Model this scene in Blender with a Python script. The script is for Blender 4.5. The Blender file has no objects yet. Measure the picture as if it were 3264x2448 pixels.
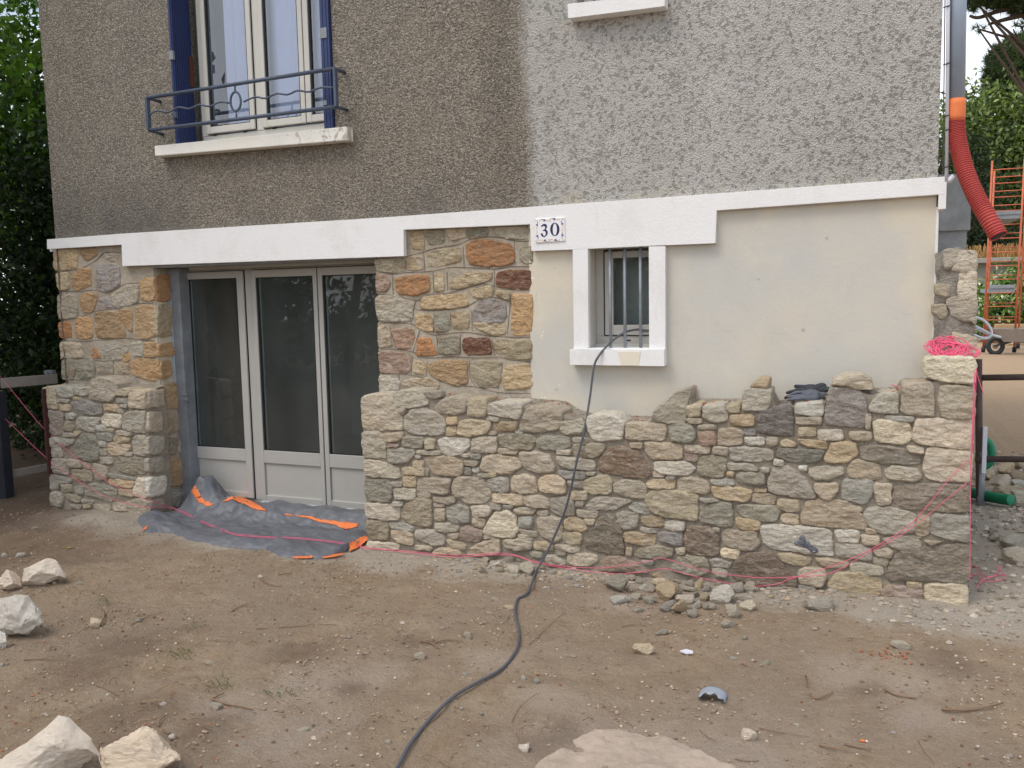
import bpy, bmesh, math, random
import numpy as np
from mathutils import Vector, noise, geometry
R_ = math.radians
S = bpy.context.scene
# ---------------------------------------------------------------- camera, sky, sun, exposure
CAM = np.array([0.0, -4.8, 1.58])
YAW, PITCH, ROLL, FPX = 0.3896709212832484, 0.1000977425102743, -0.020057951365880077, 2696.67
_f = np.array([-math.sin(YAW)*math.cos(PITCH), math.cos(YAW)*math.cos(PITCH), -math.sin(PITCH)])
_r = np.cross(_f, [0, 0, 1]); _r /= np.linalg.norm(_r); _u = np.cross(_r, _f)
CR = _r*math.cos(ROLL)+_u*math.sin(ROLL); CU = -_r*math.sin(ROLL)+_u*math.cos(ROLL); CF = _f
cd = bpy.data.cameras.new('camera'); cam = bpy.data.objects.new('camera', cd); S.collection.objects.link(cam)
from mathutils import Matrix
cam.matrix_world = Matrix(((CR[0], CU[0], -CF[0], CAM[0]), (CR[1], CU[1], -CF[1], CAM[1]), (CR[2], CU[2], -CF[2], CAM[2]), (0, 0, 0, 1)))
cd.sensor_width = 36; cd.lens = 36*FPX/3264; cd.clip_end = 2000; cd.clip_start = .02
S.camera = cam
SUN_EL, SUN_AZ = 58, 215          # degrees; azimuth measured clockwise from +Y (north)
W = bpy.data.worlds.new('World'); S.world = W; W.use_nodes = True
nt = W.node_tree; bgn = nt.nodes['Background']
sky = nt.nodes.new('ShaderNodeTexSky'); sky.sky_type = 'NISHITA'; sky.sun_disc = False
sky.sun_elevation = R_(SUN_EL); sky.sun_rotation = R_(SUN_AZ); sky.dust_density = 3; sky.air_density = 1.2
tc = nt.nodes.new('ShaderNodeTexCoord'); nz = nt.nodes.new('ShaderNodeTexNoise'); nz.inputs['Scale'].default_value = 2.2; nz.inputs['Detail'].default_value = 7
mpn = nt.nodes.new('ShaderNodeMapping'); mpn.inputs['Scale'].default_value = (1, 1, 2.5)
rp = nt.nodes.new('ShaderNodeValToRGB'); rp.color_ramp.elements[0].position = .36; rp.color_ramp.elements[1].position = .62
mx = nt.nodes.new('ShaderNodeMix'); mx.data_type = 'RGBA'; mx.inputs[7].default_value = (9.5, 9.7, 10.2, 1)
nt.links.new(tc.outputs['Generated'], mpn.inputs['Vector']); nt.links.new(mpn.outputs[0], nz.inputs['Vector'])
nt.links.new(nz.outputs[0], rp.inputs[0]); nt.links.new(rp.outputs[0], mx.inputs[0]); nt.links.new(sky.outputs[0], mx.inputs[6])
nt.links.new(mx.outputs[2], bgn.inputs[0]); bgn.inputs[1].default_value = .13
sl = bpy.data.lights.new('sun', 'SUN'); sl.energy = 1.1; sl.angle = R_(25); sl.color = (1, .95, .88)
so = bpy.data.objects.new('sun', sl); S.collection.objects.link(so)
az, el = R_(SUN_AZ), R_(SUN_EL)
sd = Vector((math.sin(az)*math.cos(el), math.cos(az)*math.cos(el), math.sin(el)))
so.rotation_euler = (-sd).to_track_quat('-Z', 'Y').to_euler()
S.view_settings.view_transform = 'Standard'; S.view_settings.look = 'None'; S.view_settings.gamma = 1
S.view_settings.exposure = .35
# ---------------------------------------------------------------- picture rays onto real planes
def ray(x, y): return CR*(x-1632)/FPX-CU*(y-1224)/FPX+CF
def P(x, y, Y=0.0):
    d = ray(x, y); return CAM+d*((Y-CAM[1])/d[1])
def G(x, y, z=0.0):
    d = ray(x, y); return CAM+d*((z-CAM[2])/d[2])
def vA(x, y): return (1100+x/2.0109, 1100+y/2.0109)
def vB(x, y): return (2100+x/1.9003, 1100+y/1.9003)
def vC(x, y): return (130+x/3.189, 1180+y/3.189)
def vD(x, y): return (170+x/3.072, 700+y/3.072)
def vE(x, y): return (1180+x/2.676, 680+y/2.676)
def vF(x, y): return (2800+x/2.0733, 700+y/2.0733)
def v1(x, y): return (x/1.8433, y/1.8433)
def v2(x, y): return (1100+x/1.8433, y/1.8433)
def v3(x, y): return (2200+x/2.0733, y/2.0733)
def v4(x, y): return (x/1.8433, 700+y/1.8433)
def vT(x, y): return (430+x/2.765, 1500+y/2.765)
def vN(x, y): return (1690+x/15.8, 680+y/15.8)
def vW(x, y): return (1820+x/3.95, 760+y/3.95)
def vU(x, y): return (500+x/3.456, y/3.456)
def vR(x, y): return (1850+x/3.687, 1700+y/3.687)
def vL(x, y): return (x/1.9566, 1600+y/1.9566)
def vM(x, y): return (1100+x/1.9566, 1600+y/1.9566)
def vQ(x, y): return (2134+x/1.9566, 1600+y/1.9566)
def vH(x, y): return (3000+x/1.659, 1000+y/1.659)
def vK(x, y): return (2950+x/1.659, 200+y/1.659)
def vG(x, y): return (2480+x/4.254, 1180+y/4.254)
# ---------------------------------------------------------------- scene helpers
def thing(name, label=None, cat=None, loc=(0, 0, 0), group=None, kind=None):
    o = bpy.data.objects.new(name, None); o.empty_display_size = .1; S.collection.objects.link(o); o.location = loc
    tag(o, label, cat, group, kind); return o
def tag(o, label=None, cat=None, group=None, kind=None):
    if label: o['label'] = label
    if cat: o['category'] = cat
    if group: o['group'] = group
    if kind: o['kind'] = kind
    return o
def worldloc(o):
    v = Vector(o.location)
    while o.parent: o = o.parent; v = v+Vector(o.location)
    return v
class MB:
    def __init__(s): s.v = []; s.f = []; s.c = []; s.sm = True
    def add(s, vs, fs, col=None):
        n = len(s.v); s.v += [tuple(p) for p in vs]; s.f += [tuple(i+n for i in q) for q in fs]
        s.c += [col or (1, 1, 1)]*len(vs); return s
    def box(s, a, b, col=None):
        x0, y0, z0 = a; x1, y1, z1 = b
        if x0 > x1: x0, x1 = x1, x0
        if y0 > y1: y0, y1 = y1, y0
        if z0 > z1: z0, z1 = z1, z0
        return s.add([(x0, y0, z0), (x1, y0, z0), (x1, y1, z0), (x0, y1, z0), (x0, y0, z1), (x1, y0, z1), (x1, y1, z1), (x0, y1, z1)],
              [(0, 3, 2, 1), (4, 5, 6, 7), (0, 1, 5, 4), (1, 2, 6, 5), (2, 3, 7, 6), (3, 0, 4, 7)], col)
    def tube(s, pts, r, seg=8, col=None, cap=True, rf=None):
        pts = [Vector(p) for p in pts]; n = len(pts); vs = []; fs = []
        up = Vector((0, 0, 1))
        t0 = (pts[1]-pts[0]).normalized()
        if abs(t0.dot(up)) > .95: up = Vector((1, 0, 0))
        nrm = t0.cross(up).normalized()
        for i in range(n):
            t = (pts[min(i+1, n-1)]-pts[max(i-1, 0)])
            if t.length < 1e-9: t = t0
            t.normalize(); nrm = (nrm-t*nrm.dot(t)).normalized(); b = t.cross(nrm)
            rr = r if rf is None else rf(i/(n-1), i)
            for k in range(seg):
                a = 2*math.pi*k/seg; vs.append(pts[i]+(nrm*math.cos(a)+b*math.sin(a))*rr)
        for i in range(n-1):
            for k in range(seg):
                k2 = (k+1) % seg; fs.append((i*seg+k, i*seg+k2, (i+1)*seg+k2, (i+1)*seg+k))
        if cap: fs += [tuple(range(seg))[::-1], tuple((n-1)*seg+k for k in range(seg))]
        return s.add(vs, fs, col)
    def prism(s, poly, y0, y1, col=None):      # poly of (x,z) at front y0, back y1
        n = len(poly); vs = [(x, y0, z) for x, z in poly]+[(x, y1, z) for x, z in poly]
        tri = geometry.tessellate_polygon([[Vector((x, z, 0)) for x, z in poly]])
        fs = [tuple(t) for t in tri]+[tuple(i+n for i in t[::-1]) for t in tri]
        fs += [(i, (i+1) % n, (i+1) % n+n, i+n) for i in range(n)]
        return s.add(vs, fs, col)
    def build(s, name, mat, parent=None, smooth=False, bevel=0, seg=2, weld=False):
        me = bpy.data.meshes.new(name); off = worldloc(parent) if parent else Vector((0, 0, 0))
        me.from_pydata(s.v, [], s.f)
        ca = me.color_attributes.new('Col', 'FLOAT_COLOR', 'POINT')
        arr = np.ones((len(s.v), 4), dtype=np.float32); arr[:, :3] = np.array(s.c, dtype=np.float32); ca.data.foreach_set('color', arr.ravel())
        bm = bmesh.new(); bm.from_mesh(me)
        if weld: bmesh.ops.remove_doubles(bm, verts=bm.verts, dist=1e-5)
        bmesh.ops.recalc_face_normals(bm, faces=bm.faces)
        bm.to_mesh(me); bm.free()
        if smooth: me.polygons.foreach_set('use_smooth', [True]*len(me.polygons))
        me.materials.append(mat)
        o = bpy.data.objects.new(name, me); S.collection.objects.link(o)
        if parent: o.parent = parent; o.location = -off
        if bevel:
            m = o.modifiers.new('b', 'BEVEL'); m.width = bevel; m.segments = seg; m.limit_method = 'ANGLE'; m.angle_limit = R_(50)
        return o
def smooth_path(pts, k=6):
    pts = [Vector(p) for p in pts]; out = []
    for i in range(len(pts)-1):
        p0 = pts[max(i-1, 0)]; p1 = pts[i]; p2 = pts[i+1]; p3 = pts[min(i+2, len(pts)-1)]
        for j in range(k):
            t = j/k; out.append(.5*((2*p1)+(p2-p0)*t+(2*p0-5*p1+4*p2-p3)*t*t+(3*p1-p0-3*p2+p3)*t**3))
    return out+[pts[-1]]
def fbm(x, y, z, o=4):
    return noise.fractal((x, y, z), 1.0, 2.0, o)
def lin(r, g, b, k=1.0):
    q = lambda c: ((c/255+.055)/1.055)**2.4 if c > 10 else c/255/12.92
    return (q(r)*k, q(g)*k, q(b)*k)
# ---------------------------------------------------------------- materials
class NT:
    def __init__(s, name):
        s.m = bpy.data.materials.new(name); s.m.use_nodes = True; s.t = s.m.node_tree; s.n = s.t.nodes
        s.p = s.n['Principled BSDF']; s.co = s.n.new('ShaderNodeTexCoord').outputs['Object']
    def link(s, a, b): s.t.links.new(a, b)
    def map(s, scale=(1, 1, 1), loc=(0, 0, 0), rot=(0, 0, 0), src=None):
        m = s.n.new('ShaderNodeMapping'); m.inputs['Scale'].default_value = scale; m.inputs['Location'].default_value = loc; m.inputs['Rotation'].default_value = rot
        s.link(src or s.co, m.inputs[0]); return m.outputs[0]
    def noise(s, sc, det=4, rough=.6, vec=None, dist=0):
        n = s.n.new('ShaderNodeTexNoise'); n.inputs['Scale'].default_value = sc; n.inputs['Detail'].default_value = det
        n.inputs['Roughness'].default_value = rough; n.inputs['Distortion'].default_value = dist
        s.link(vec or s.co, n.inputs['Vector']); return n.outputs[0]
    def vor(s, sc, vec=None, feat='F1', out='Distance'):
        n = s.n.new('ShaderNodeTexVoronoi'); n.inputs['Scale'].default_value = sc; n.feature = feat
        s.link(vec or s.co, n.inputs['Vector']); return n.outputs[out]
    def ramp(s, src, a, b, ca=(0, 0, 0), cb=(1, 1, 1)):
        n = s.n.new('ShaderNodeValToRGB'); e = n.color_ramp.elements
        e[0].position = a; e[1].position = b; e[0].color = (*ca, 1); e[1].color = (*cb, 1); s.link(src, n.inputs[0]); return n.outputs[0]
    def mix(s, f, a, b, mode='MIX'):
        n = s.n.new('ShaderNodeMix'); n.data_type = 'RGBA'; n.blend_type = mode; n.clamp_factor = True
        for i, v in ((0, f), (6, a), (7, b)):
            if isinstance(v, (int, float)): n.inputs[i].default_value = v
            elif isinstance(v, tuple): n.inputs[i].default_value = (*v, 1) if len(v) == 3 else v
            else: s.link(v, n.inputs[i])
        return n.outputs[2]
    def math(s, op, a, b=0.0, clamp=False):
        n = s.n.new('ShaderNodeMath'); n.operation = op; n.use_clamp = clamp
        for i, v in ((0, a), (1, b)):
            if isinstance(v, (int, float)): n.inputs[i].default_value = v
            else: s.link(v, n.inputs[i])
        return n.outputs[0]
    def attr(s, name='Col'):
        n = s.n.new('ShaderNodeAttribute'); n.attribute_name = name; return n.outputs['Color']
    def xyz(s, src=None):
        n = s.n.new('ShaderNodeSeparateXYZ'); s.link(src or s.co, n.inputs[0]); return n.outputs
    def col(s, c):
        if isinstance(c, tuple): s.p.inputs['Base Color'].default_value = (*c, 1)
        else: s.link(c, s.p.inputs['Base Color'])
    def bump(s, h, dist=.01, strength=1.0):
        b = s.n.new('ShaderNodeBump'); b.inputs['Distance'].default_value = dist; b.inputs['Strength'].default_value = strength
        s.link(h, b.inputs['Height']); s.link(b.outputs[0], s.p.inputs['Normal'])
    def rough(s, v, spec=None):
        if isinstance(v, (int, float)): s.p.inputs['Roughness'].default_value = v
        else: s.link(v, s.p.inputs['Roughness'])
        if spec is not None: s.p.inputs['Specular IOR Level'].default_value = spec
def simple(name, c, rough=.7, metal=0, nsc=30, var=.15, bump=.0015, spec=.4):
    t = NT(name); n = t.noise(nsc, 4); n2 = t.noise(nsc/7, 3)
    f = t.ramp(n, .3, .75); g = t.ramp(n2, .3, .7)
    a = tuple(x*(1-var) for x in c); b = tuple(min(1, x*(1+var)) for x in c)
    t.col(t.mix(t.math('MULTIPLY', t.math('ADD', f, g), .5), a, b)); t.rough(rough, spec); t.p.inputs['Metallic'].default_value = metal
    if bump: t.bump(n, bump)
    return t.m
def stone_mat(name, dust=.40, dustc=(.64, .60, .53), warm=None, ks=1.0, wm=.20, kd=.75, br=1.0):
    t = NT(name); base = t.mix(1.0, t.attr(), (1.64*br, 1.63*br, 1.62*br), 'MULTIPLY')
    st = t.noise(15*ks, 7, .70, t.map((1, 1, 2.6)), 1.4); bl = t.noise(21*ks, 6, .74, None, .8); fine = t.noise(140, 3, .75); big = t.noise(5, 4, .6, t.map((1, 1, 1.4), (4, 4, 9)), .8)
    pat = t.noise(26*ks, 6, .8, t.map((1, 1, 2), (3, 7, 1)), 1.0)
    c = t.mix(t.ramp(big, .40, .62, (0,)*3, (wm,)*3), base, t.mix(1.0, base, (1.12, .98, .76), 'MULTIPLY'))
    c = t.mix(t.ramp(bl, .36, .60, (.5*kd,)*3, (0,)*3), c, t.mix(1.0, c, (.60, .58, .55), 'MULTIPLY'))
    c = t.mix(t.math('MULTIPLY', t.ramp(st, .50, .64), dust), c, dustc)
    if warm: c = t.mix(t.math('MULTIPLY', t.ramp(t.noise(6, 5, .7, t.map((1, 1, 1), (9, 2, 5)), 1.5), .50, .62), .5), c, warm)
    c = t.mix(t.ramp(t.noise(34, 6, .8, t.map((1, 1, 1.6), (1, 8, 3)), 1.5), .57, .65, (0,)*3, (.45,)*3), c, (.72, .69, .63))
    c = t.mix(t.ramp(pat, .33, .41, (.38*kd,)*3, (0,)*3), c, (.17, .15, .125))
    c = t.mix(.6, c, t.mix(1.0, c, t.ramp(fine, .25, .75, (.6,)*3, (1.3,)*3), 'MULTIPLY'))
    t.col(c); t.rough(.92, .22)
    vo = t.vor(24*ks, t.map((1, 1, 1.8), (2, 2, 2)), 'F1'); v2 = t.vor(55*ks, t.map((1, 1, 1.6), (5, 2, 2)), 'F1')
    h = t.math('ADD', t.math('MULTIPLY', st, .8), t.math('MULTIPLY', bl, .7)); h = t.math('ADD', h, t.math('MULTIPLY', fine, .16))
    h = t.math('ADD', h, t.math('MULTIPLY', vo, .55)); h = t.math('ADD', h, t.math('MULTIPLY', v2, .25)); h = t.math('ADD', h, t.math('MULTIPLY', t.noise(60, 5, .8, t.map((1, 1, 2)), 1), .5))
    t.bump(h, .020, 1.0); return t.m
M = {}
M['stone'] = stone_mat('rubble_stone')
M['oldstone'] = stone_mat('ashlar_stone', .30, (.56, .50, .42), (.36, .23, .13))
M['rock'] = stone_mat('loose_rock', .55, (.66, .62, .56), None, .12, .15, .6, 1.15)
M['boulder'] = stone_mat('pale_boulder', .35, (.80, .76, .70), None, .12, .0, .45, .95)
M['slab'] = simple('slab_rock', lin(166, 151, 136), .97, 0, 28, .22, .010)
def mortar_mat(name, c1, c2, dist=.012):
    t = NT(name); n = t.noise(60, 6, .75); n2 = t.noise(6, 4, .6); v = t.vor(160)
    c = t.mix(t.ramp(n2, .35, .65), c1, c2); c = t.mix(.6, c, t.mix(1.0, c, t.ramp(n, .3, .7, (.6,)*3, (1.3,)*3), 'MULTIPLY'))
    c = t.mix(t.ramp(v, .0, .25, (.35,)*3, (0,)*3), c, (.45, .41, .35)); t.col(c); t.rough(.95, .2)
    t.bump(t.math('ADD', n, t.math('MULTIPLY', v, .3)), dist); return t.m
M['mortar'] = mortar_mat('lime_mortar', lin(148, 139, 124), lin(170, 160, 145))
M['rawmortar'] = mortar_mat('rough_mortar', lin(160, 152, 140), lin(192, 185, 174), .03)
M['oldmortar'] = mortar_mat('old_mortar', lin(164, 153, 136), lin(186, 176, 160), .006)
def render_mat():
    t = NT('roughcast'); x, y, z = t.xyz()
    edge = t.math('ADD', x, t.math('MULTIPLY', t.math('SUBTRACT', t.noise(2.0, 4), .5), .22))
    zone = t.ramp(t.math('ADD', t.math('MULTIPLY', edge, 1.0), 2.31), .43, .51)   # fades round x = -1.87
    wob = t.n.new('ShaderNodeTexNoise'); wob.inputs['Scale'].default_value = 60; wob.inputs['Detail'].default_value = 3; t.link(t.co, wob.inputs['Vector'])
    wv = t.n.new('ShaderNodeVectorMath'); wv.operation = 'MULTIPLY_ADD'; t.link(wob.outputs['Color'], wv.inputs[0]); wv.inputs[1].default_value = (.014, .014, .014); t.link(t.co, wv.inputs[2]); wc = wv.outputs[0]
    cell = t.vor(105, t.map((1, 1, 1), (1, 2, 3), src=wc)); crd = t.xyz(t.vor(105, t.map((1, 1, 1), (1, 2, 3), src=wc), 'F1', 'Color'))[0]
    c2 = t.vor(52, t.map((1, 1, 1.1), (4, 2, 1), src=wc)); c2r = t.xyz(t.vor(52, t.map((1, 1, 1.1), (4, 2, 1), src=wc), 'F1', 'Color'))[1]
    nf = t.noise(90, 4, .8); big = t.noise(1.1, 5, .6, t.map((1, 1, .6))); md = t.noise(6, 5, .65); lum = t.noise(46, 4, .75, t.map((.85, 1, 1.2)))
    strk = t.noise(2.2, 5, .65, t.map((1.6, 1, .22), (3, 0, 0)))
    cl = t.mix(t.ramp(crd, .0, 1.0), lin(128, 121, 110), lin(198, 190, 176)); cl = t.mix(t.ramp(cell, .30, .66, (0,)*3, (.75,)*3), cl, lin(102, 96, 87))
    cl = t.mix(t.ramp(c2r, .80, .92, (0,)*3, (.4,)*3), cl, lin(198, 190, 172)); cl = t.mix(t.ramp(nf, .40, .52, (.45,)*3, (0,)*3), cl, lin(96, 90, 80)); cl = t.mix(t.ramp(md, .4, .65, (0,)*3, (.3,)*3), cl, lin(160, 150, 132))
    cl = t.mix(t.ramp(big, .42, .62, (0,)*3, (.5,)*3), cl, t.mix(1.0, cl, (.96, 1.0, 1.06), 'MULTIPLY'))
    pv = t.math('ADD', t.math('MULTIPLY', c2r, .45), t.math('ADD', t.math('MULTIPLY', lum, 1.0), t.math('MULTIPLY', nf, .5)))
    pit = t.ramp(pv, .70, .83); cr = t.mix(pit, lin(160, 156, 150), lin(188, 186, 180)); cr = t.mix(t.ramp(crd, .0, .25, (.35,)*3, (0,)*3), cr, lin(146, 141, 134)); cr = t.mix(t.ramp(cell, .4, .7, (0,)*3, (.4,)*3), cr, lin(140, 135, 128))
    cr = t.mix(t.ramp(big, .35, .65, (.0,)*3, (.5,)*3), cr, lin(200, 198, 193)); cr = t.mix(t.ramp(md, .52, .72, (0,)*3, (.45,)*3), cr, lin(152, 147, 140))
    # cream repair splashes just above the band, on the right
    zn = t.math('ADD', z, t.math('MULTIPLY', t.math('SUBTRACT', t.noise(9, 5), .5), .30)); lo = t.ramp(t.math('SUBTRACT', zn, 1.70), .42, .47, (.75,)*3, (0,)*3)
    cr = t.mix(t.math('MULTIPLY', lo, t.ramp(nf, .45, .55)), cr, lin(196, 188, 166))
    # grey grimy apron under the window and above the band, on the left
    lo2 = t.ramp(t.math('SUBTRACT', zn, 1.75), .44, .82, (.55,)*3, (0,)*3); cl = t.mix(t.math('MULTIPLY', lo2, t.ramp(big, .40, .6)), cl, lin(98, 94, 92))
    c = t.mix(zone, cl, cr); c = t.mix(t.ramp(strk, .50, .72, (0,)*3, (.28,)*3), c, t.mix(1.0, c, (.74, .73, .72), 'MULTIPLY'))
    dkx = t.math('ABSOLUTE', t.math('ADD', edge, 2.02)); c = t.mix(t.ramp(dkx, .02, .16, (.42,)*3, (0,)*3), c, t.mix(1.0, c, (.6, .6, .6), 'MULTIPLY')); t.col(c); t.rough(.95, .2)
    hl = t.math('ADD', t.math('MULTIPLY', t.math('SUBTRACT', 1.0, cell), 1.0), t.math('ADD', t.math('MULTIPLY', t.math('SUBTRACT', 1.0, c2), .8), t.math('MULTIPLY', nf, .8)))
    hr = t.math('ADD', t.math('MULTIPLY', pit, .7), t.math('ADD', t.math('MULTIPLY', t.math('SUBTRACT', 1.0, cell), .6), t.math('MULTIPLY', nf, .7)))
    hh = t.mix(zone, hl, hr); t.bump(hh, .014, .85); return t.m
M['render'] = render_mat()
def white_mat(name, c=(.80, .80, .795), dirt=.35, peel=0):
    t = NT(name); n = t.noise(3, 6, .7); f = t.noise(90, 4, .7); s = t.noise(16, 6, .8, None, 1)
    k = t.mix(t.ramp(n, .5, .75, (0,)*3, (dirt,)*3), c, (.55, .53, .48)); k = t.mix(t.ramp(s, .72, .76, (0,)*3, (.7,)*3), k, (.35, .33, .3))
    if peel:
        x, y, z = t.xyz(); q = t.math('ADD', s, t.math('MULTIPLY', t.math('ADD', x, 3.6), .16)); k = t.mix(t.ramp(q, .60, .63, (0,)*3, (.9,)*3), k, (.42, .37, .30))
        k = t.mix(t.ramp(t.noise(1.7, 3), .5, .66, (0,)*3, (.4,)*3), k, (.78, .70, .52))
    k = t.mix(t.ramp(t.noise(5, 5, .7, t.map((1.5, 1, .3), (7, 0, 0))), .56, .74, (0,)*3, (.22,)*3), k, (.5, .48, .44)); k = t.mix(t.ramp(t.noise(38, 4, .7, None, .5), .70, .74, (0,)*3, (.4,)*3), k, (.45, .42, .37))
    t.col(k); t.rough(.75, .3); t.bump(t.math('ADD', f, t.math('MULTIPLY', s, .5)), .0035, .7); return t.m
M['white'] = white_mat('white_paint'); M['sill'] = white_mat('weathered_white', (.80, .78, .72), .35, 1)
def cream_mat():
    t = NT('cream_plaster'); x, y, z = t.xyz(); n = t.noise(1.6, 5, .6); n2 = t.noise(5, 6, .7, None, .6)
    c = t.mix(t.ramp(n, .36, .60), lin(196, 193, 184), lin(214, 202, 178)); c = t.mix(t.ramp(n2, .5, .72, (0,)*3, (.4,)*3), c, lin(182, 180, 174))
    sc = t.noise(7, 3, .5, t.map((1, 1, .25), (0, 0, 0), (0, R_(35), 0))); c = t.mix(t.ramp(sc, .66, .7, (0,)*3, (.28,)*3), c, lin(226, 222, 212))
    v = t.vor(5.5, t.map((1, 1, 1), (4, 0, 1))); hole = t.ramp(v, .045, .075, (.75,)*3, (0,)*3); sp = t.ramp(t.vor(17, t.map((1, .7, 1), (1, 3, 2))), .03, .07, (.5,)*3, (0,)*3)
    gate = t.ramp(t.noise(2.3, 2, .5, t.map((1, 1, 1), (7, 3, 3))), .42, .45); c = t.mix(t.math('MULTIPLY', hole, gate), c, lin(104, 98, 90)); c = t.mix(sp, c, lin(140, 134, 124))
    lo = t.math('ADD', z, t.math('MULTIPLY', t.math('SUBTRACT', n2, .5), .9)); c = t.mix(t.ramp(lo, 1.10, 1.28, (.55,)*3, (0,)*3), c, lin(190, 190, 186))
    c = t.mix(t.ramp(t.noise(3.2, 6, .7, t.map((1.3, 1, .5), (2, 0, 6))), .50, .66, (0,)*3, (.5,)*3), c, lin(188, 186, 178)); c = t.mix(t.ramp(t.noise(1.3, 4, .6, t.map((1, 1, 1), (6, 0, 2))), .50, .62, (0,)*3, (.5,)*3), c, lin(220, 208, 182))
    ck = t.vor(1.7, t.map((1, 1, 1), (.3, 0, .7), src=None), 'DISTANCE_TO_EDGE'); c = t.mix(t.math('MULTIPLY', t.ramp(ck, .0, .002, (.12,)*3, (0,)*3), t.ramp(n2, .55, .6)), c, lin(120, 114, 104))
    nx_ = t.math('SUBTRACT', t.math('MULTIPLY', x, -1.0), 1.50); fl_ = t.math('MULTIPLY', t.ramp(nx_, .05, .30), t.ramp(t.noise(26, 5, .75), .62, .66)); c = t.mix(fl_, c, lin(232, 230, 224))
    t.col(c); t.rough(.8, .3); t.bump(t.math('ADD', t.noise(40, 5, .6), t.math('MULTIPLY', n2, 1.2)), .0022, .7); return t.m
M['cream'] = cream_mat()
M['frame'] = simple('grey_aluminium', lin(176, 174, 168), .45, 0, 12, .04, 0, .4)
M['frameup'] = simple('pale_frame', lin(198, 196, 188), .4, 0, 12, .04, 0, .4)
M['gasket'] = simple('black_gasket', (.015, .016, .018), .6, 0, 20, .1, 0)
M['spacer'] = simple('glazing_spacer', lin(120, 132, 128), .35, 0, 20, .05, 0)
M['galv'] = simple('galvanised_steel', lin(140, 146, 152), .55, .35, 14, .3, .002)
M['blue'] = simple('blue_paint', lin(44, 58, 100), .5, 0, 40, .2, .001)
M['rail'] = simple('blue_grey_iron', lin(78, 88, 106), .55, .1, 60, .35, .003)
M['zinc'] = simple('zinc', lin(150, 162, 178), .34, .1, 6, .12, .0005)
M['pvc'] = simple('white_pvc', lin(214, 218, 226), .4, 0, 10, .04, 0)
M['orange'] = simple('orange_tape', lin(226, 124, 70), .6, 0, 30, .08, .001)
M['redhose'] = simple('red_conduit', lin(184, 80, 74), .5, 0, 25, .15, .001)
M['black'] = simple('black_rubber', (.03, .032, .036), .65, 0, 40, .25, .001)
M['cable'] = simple('dusty_cable', lin(86, 88, 94), .75, 0, 30, .25, .001)
M['pink'] = simple('pink_string', lin(234, 104, 138), .7, 0, 60, .12, .0005)
M['green'] = simple('green_hose', lin(34, 128, 92), .5, 0, 30, .15, .001)
M['scaf'] = simple('orange_paint', lin(196, 108, 76), .6, 0, 9, .25, .001)
M['rust'] = simple('rusty_tube', lin(92, 78, 74), .8, .2, 25, .4, .003)
M['dwood'] = simple('dark_post', lin(42, 44, 52), .8, 0, 20, .3, .003)
M['wood'] = simple('plank_wood', lin(176, 150, 112), .8, 0, 12, .25, .002)
M['greywood'] = simple('grey_board', lin(150, 142, 134), .85, 0, 12, .2, .002)
M['redpost'] = simple('red_post', lin(66, 34, 32), .8, 0, 20, .2, .002)
M['bark'] = simple('bark', lin(78, 66, 54), .95, 0, 18, .35, .02)
M['concrete'] = simple('concrete', lin(146, 149, 150), .9, 0, 14, .35, .004)
M['slabcon'] = simple('shed_wall', lin(150, 146, 140), .9, 0, 5, .15, .004)
M['interior'] = simple('interior_plaster', lin(190, 196, 194), .9, 0, 4, .1, 0)
M['darkbrown'] = simple('brown_board', lin(92, 68, 50), .7, 0, 6, .2, .001)
M['curtain'] = simple('sky_tinted_curtain', (.68, .77, .98), .9, 0, 3, .03, 0)  # blue tint in the cloth stands for reflected sky
M['drape'] = simple('grey_drape', lin(120, 130, 124), .9, 0, 3, .05, 0)
M['drygrass'] = simple('dry_grass', lin(178, 138, 92), .95, 0, 5, .3, .03)
M['blade'] = simple('grass_blade', lin(92, 104, 60), .9, 0, 30, .3, 0)
M['navy'] = simple('navy_paint', lin(34, 40, 66), .6, 0, 10, .1, 0)
M['twig'] = simple('dry_twig', lin(128, 104, 82), .9, 0, 40, .3, .002)
M['crumb'] = simple('brick_crumb', lin(160, 100, 72), .9, 0, 60, .3, .002)
M['bits'] = None
def attr_mat(name, rough=.9, k=.3, spec=.25, trans=0):
    t = NT(name); b = t.attr(); n = t.noise(50, 4, .7); c = t.mix(k, b, t.mix(1.0, b, t.ramp(n, .3, .7, (.55,)*3, (1.35,)*3), 'MULTIPLY')); t.col(c); t.rough(rough, spec)
    if trans:
        o = t.n['Material Output']; tr = t.n.new('ShaderNodeBsdfTranslucent'); t.link(t.mix(1.0, c, (1.3, 1.5, .45), 'MULTIPLY'), tr.inputs[0])
        ms = t.n.new('ShaderNodeMixShader'); ms.inputs[0].default_value = trans; t.link(t.p.outputs[0], ms.inputs[1]); t.link(tr.outputs[0], ms.inputs[2]); t.link(ms.outputs[0], o.inputs[0])
    else: t.bump(n, .002)
    return t.m
M['attr'] = attr_mat('painted_detail', .6); M['bits'] = attr_mat('gravel_bits'); M['leaf'] = attr_mat('leaves', .55, .2, .4, .35)
M['needle'] = attr_mat('needles', .7, .2, .3, .15)
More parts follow.
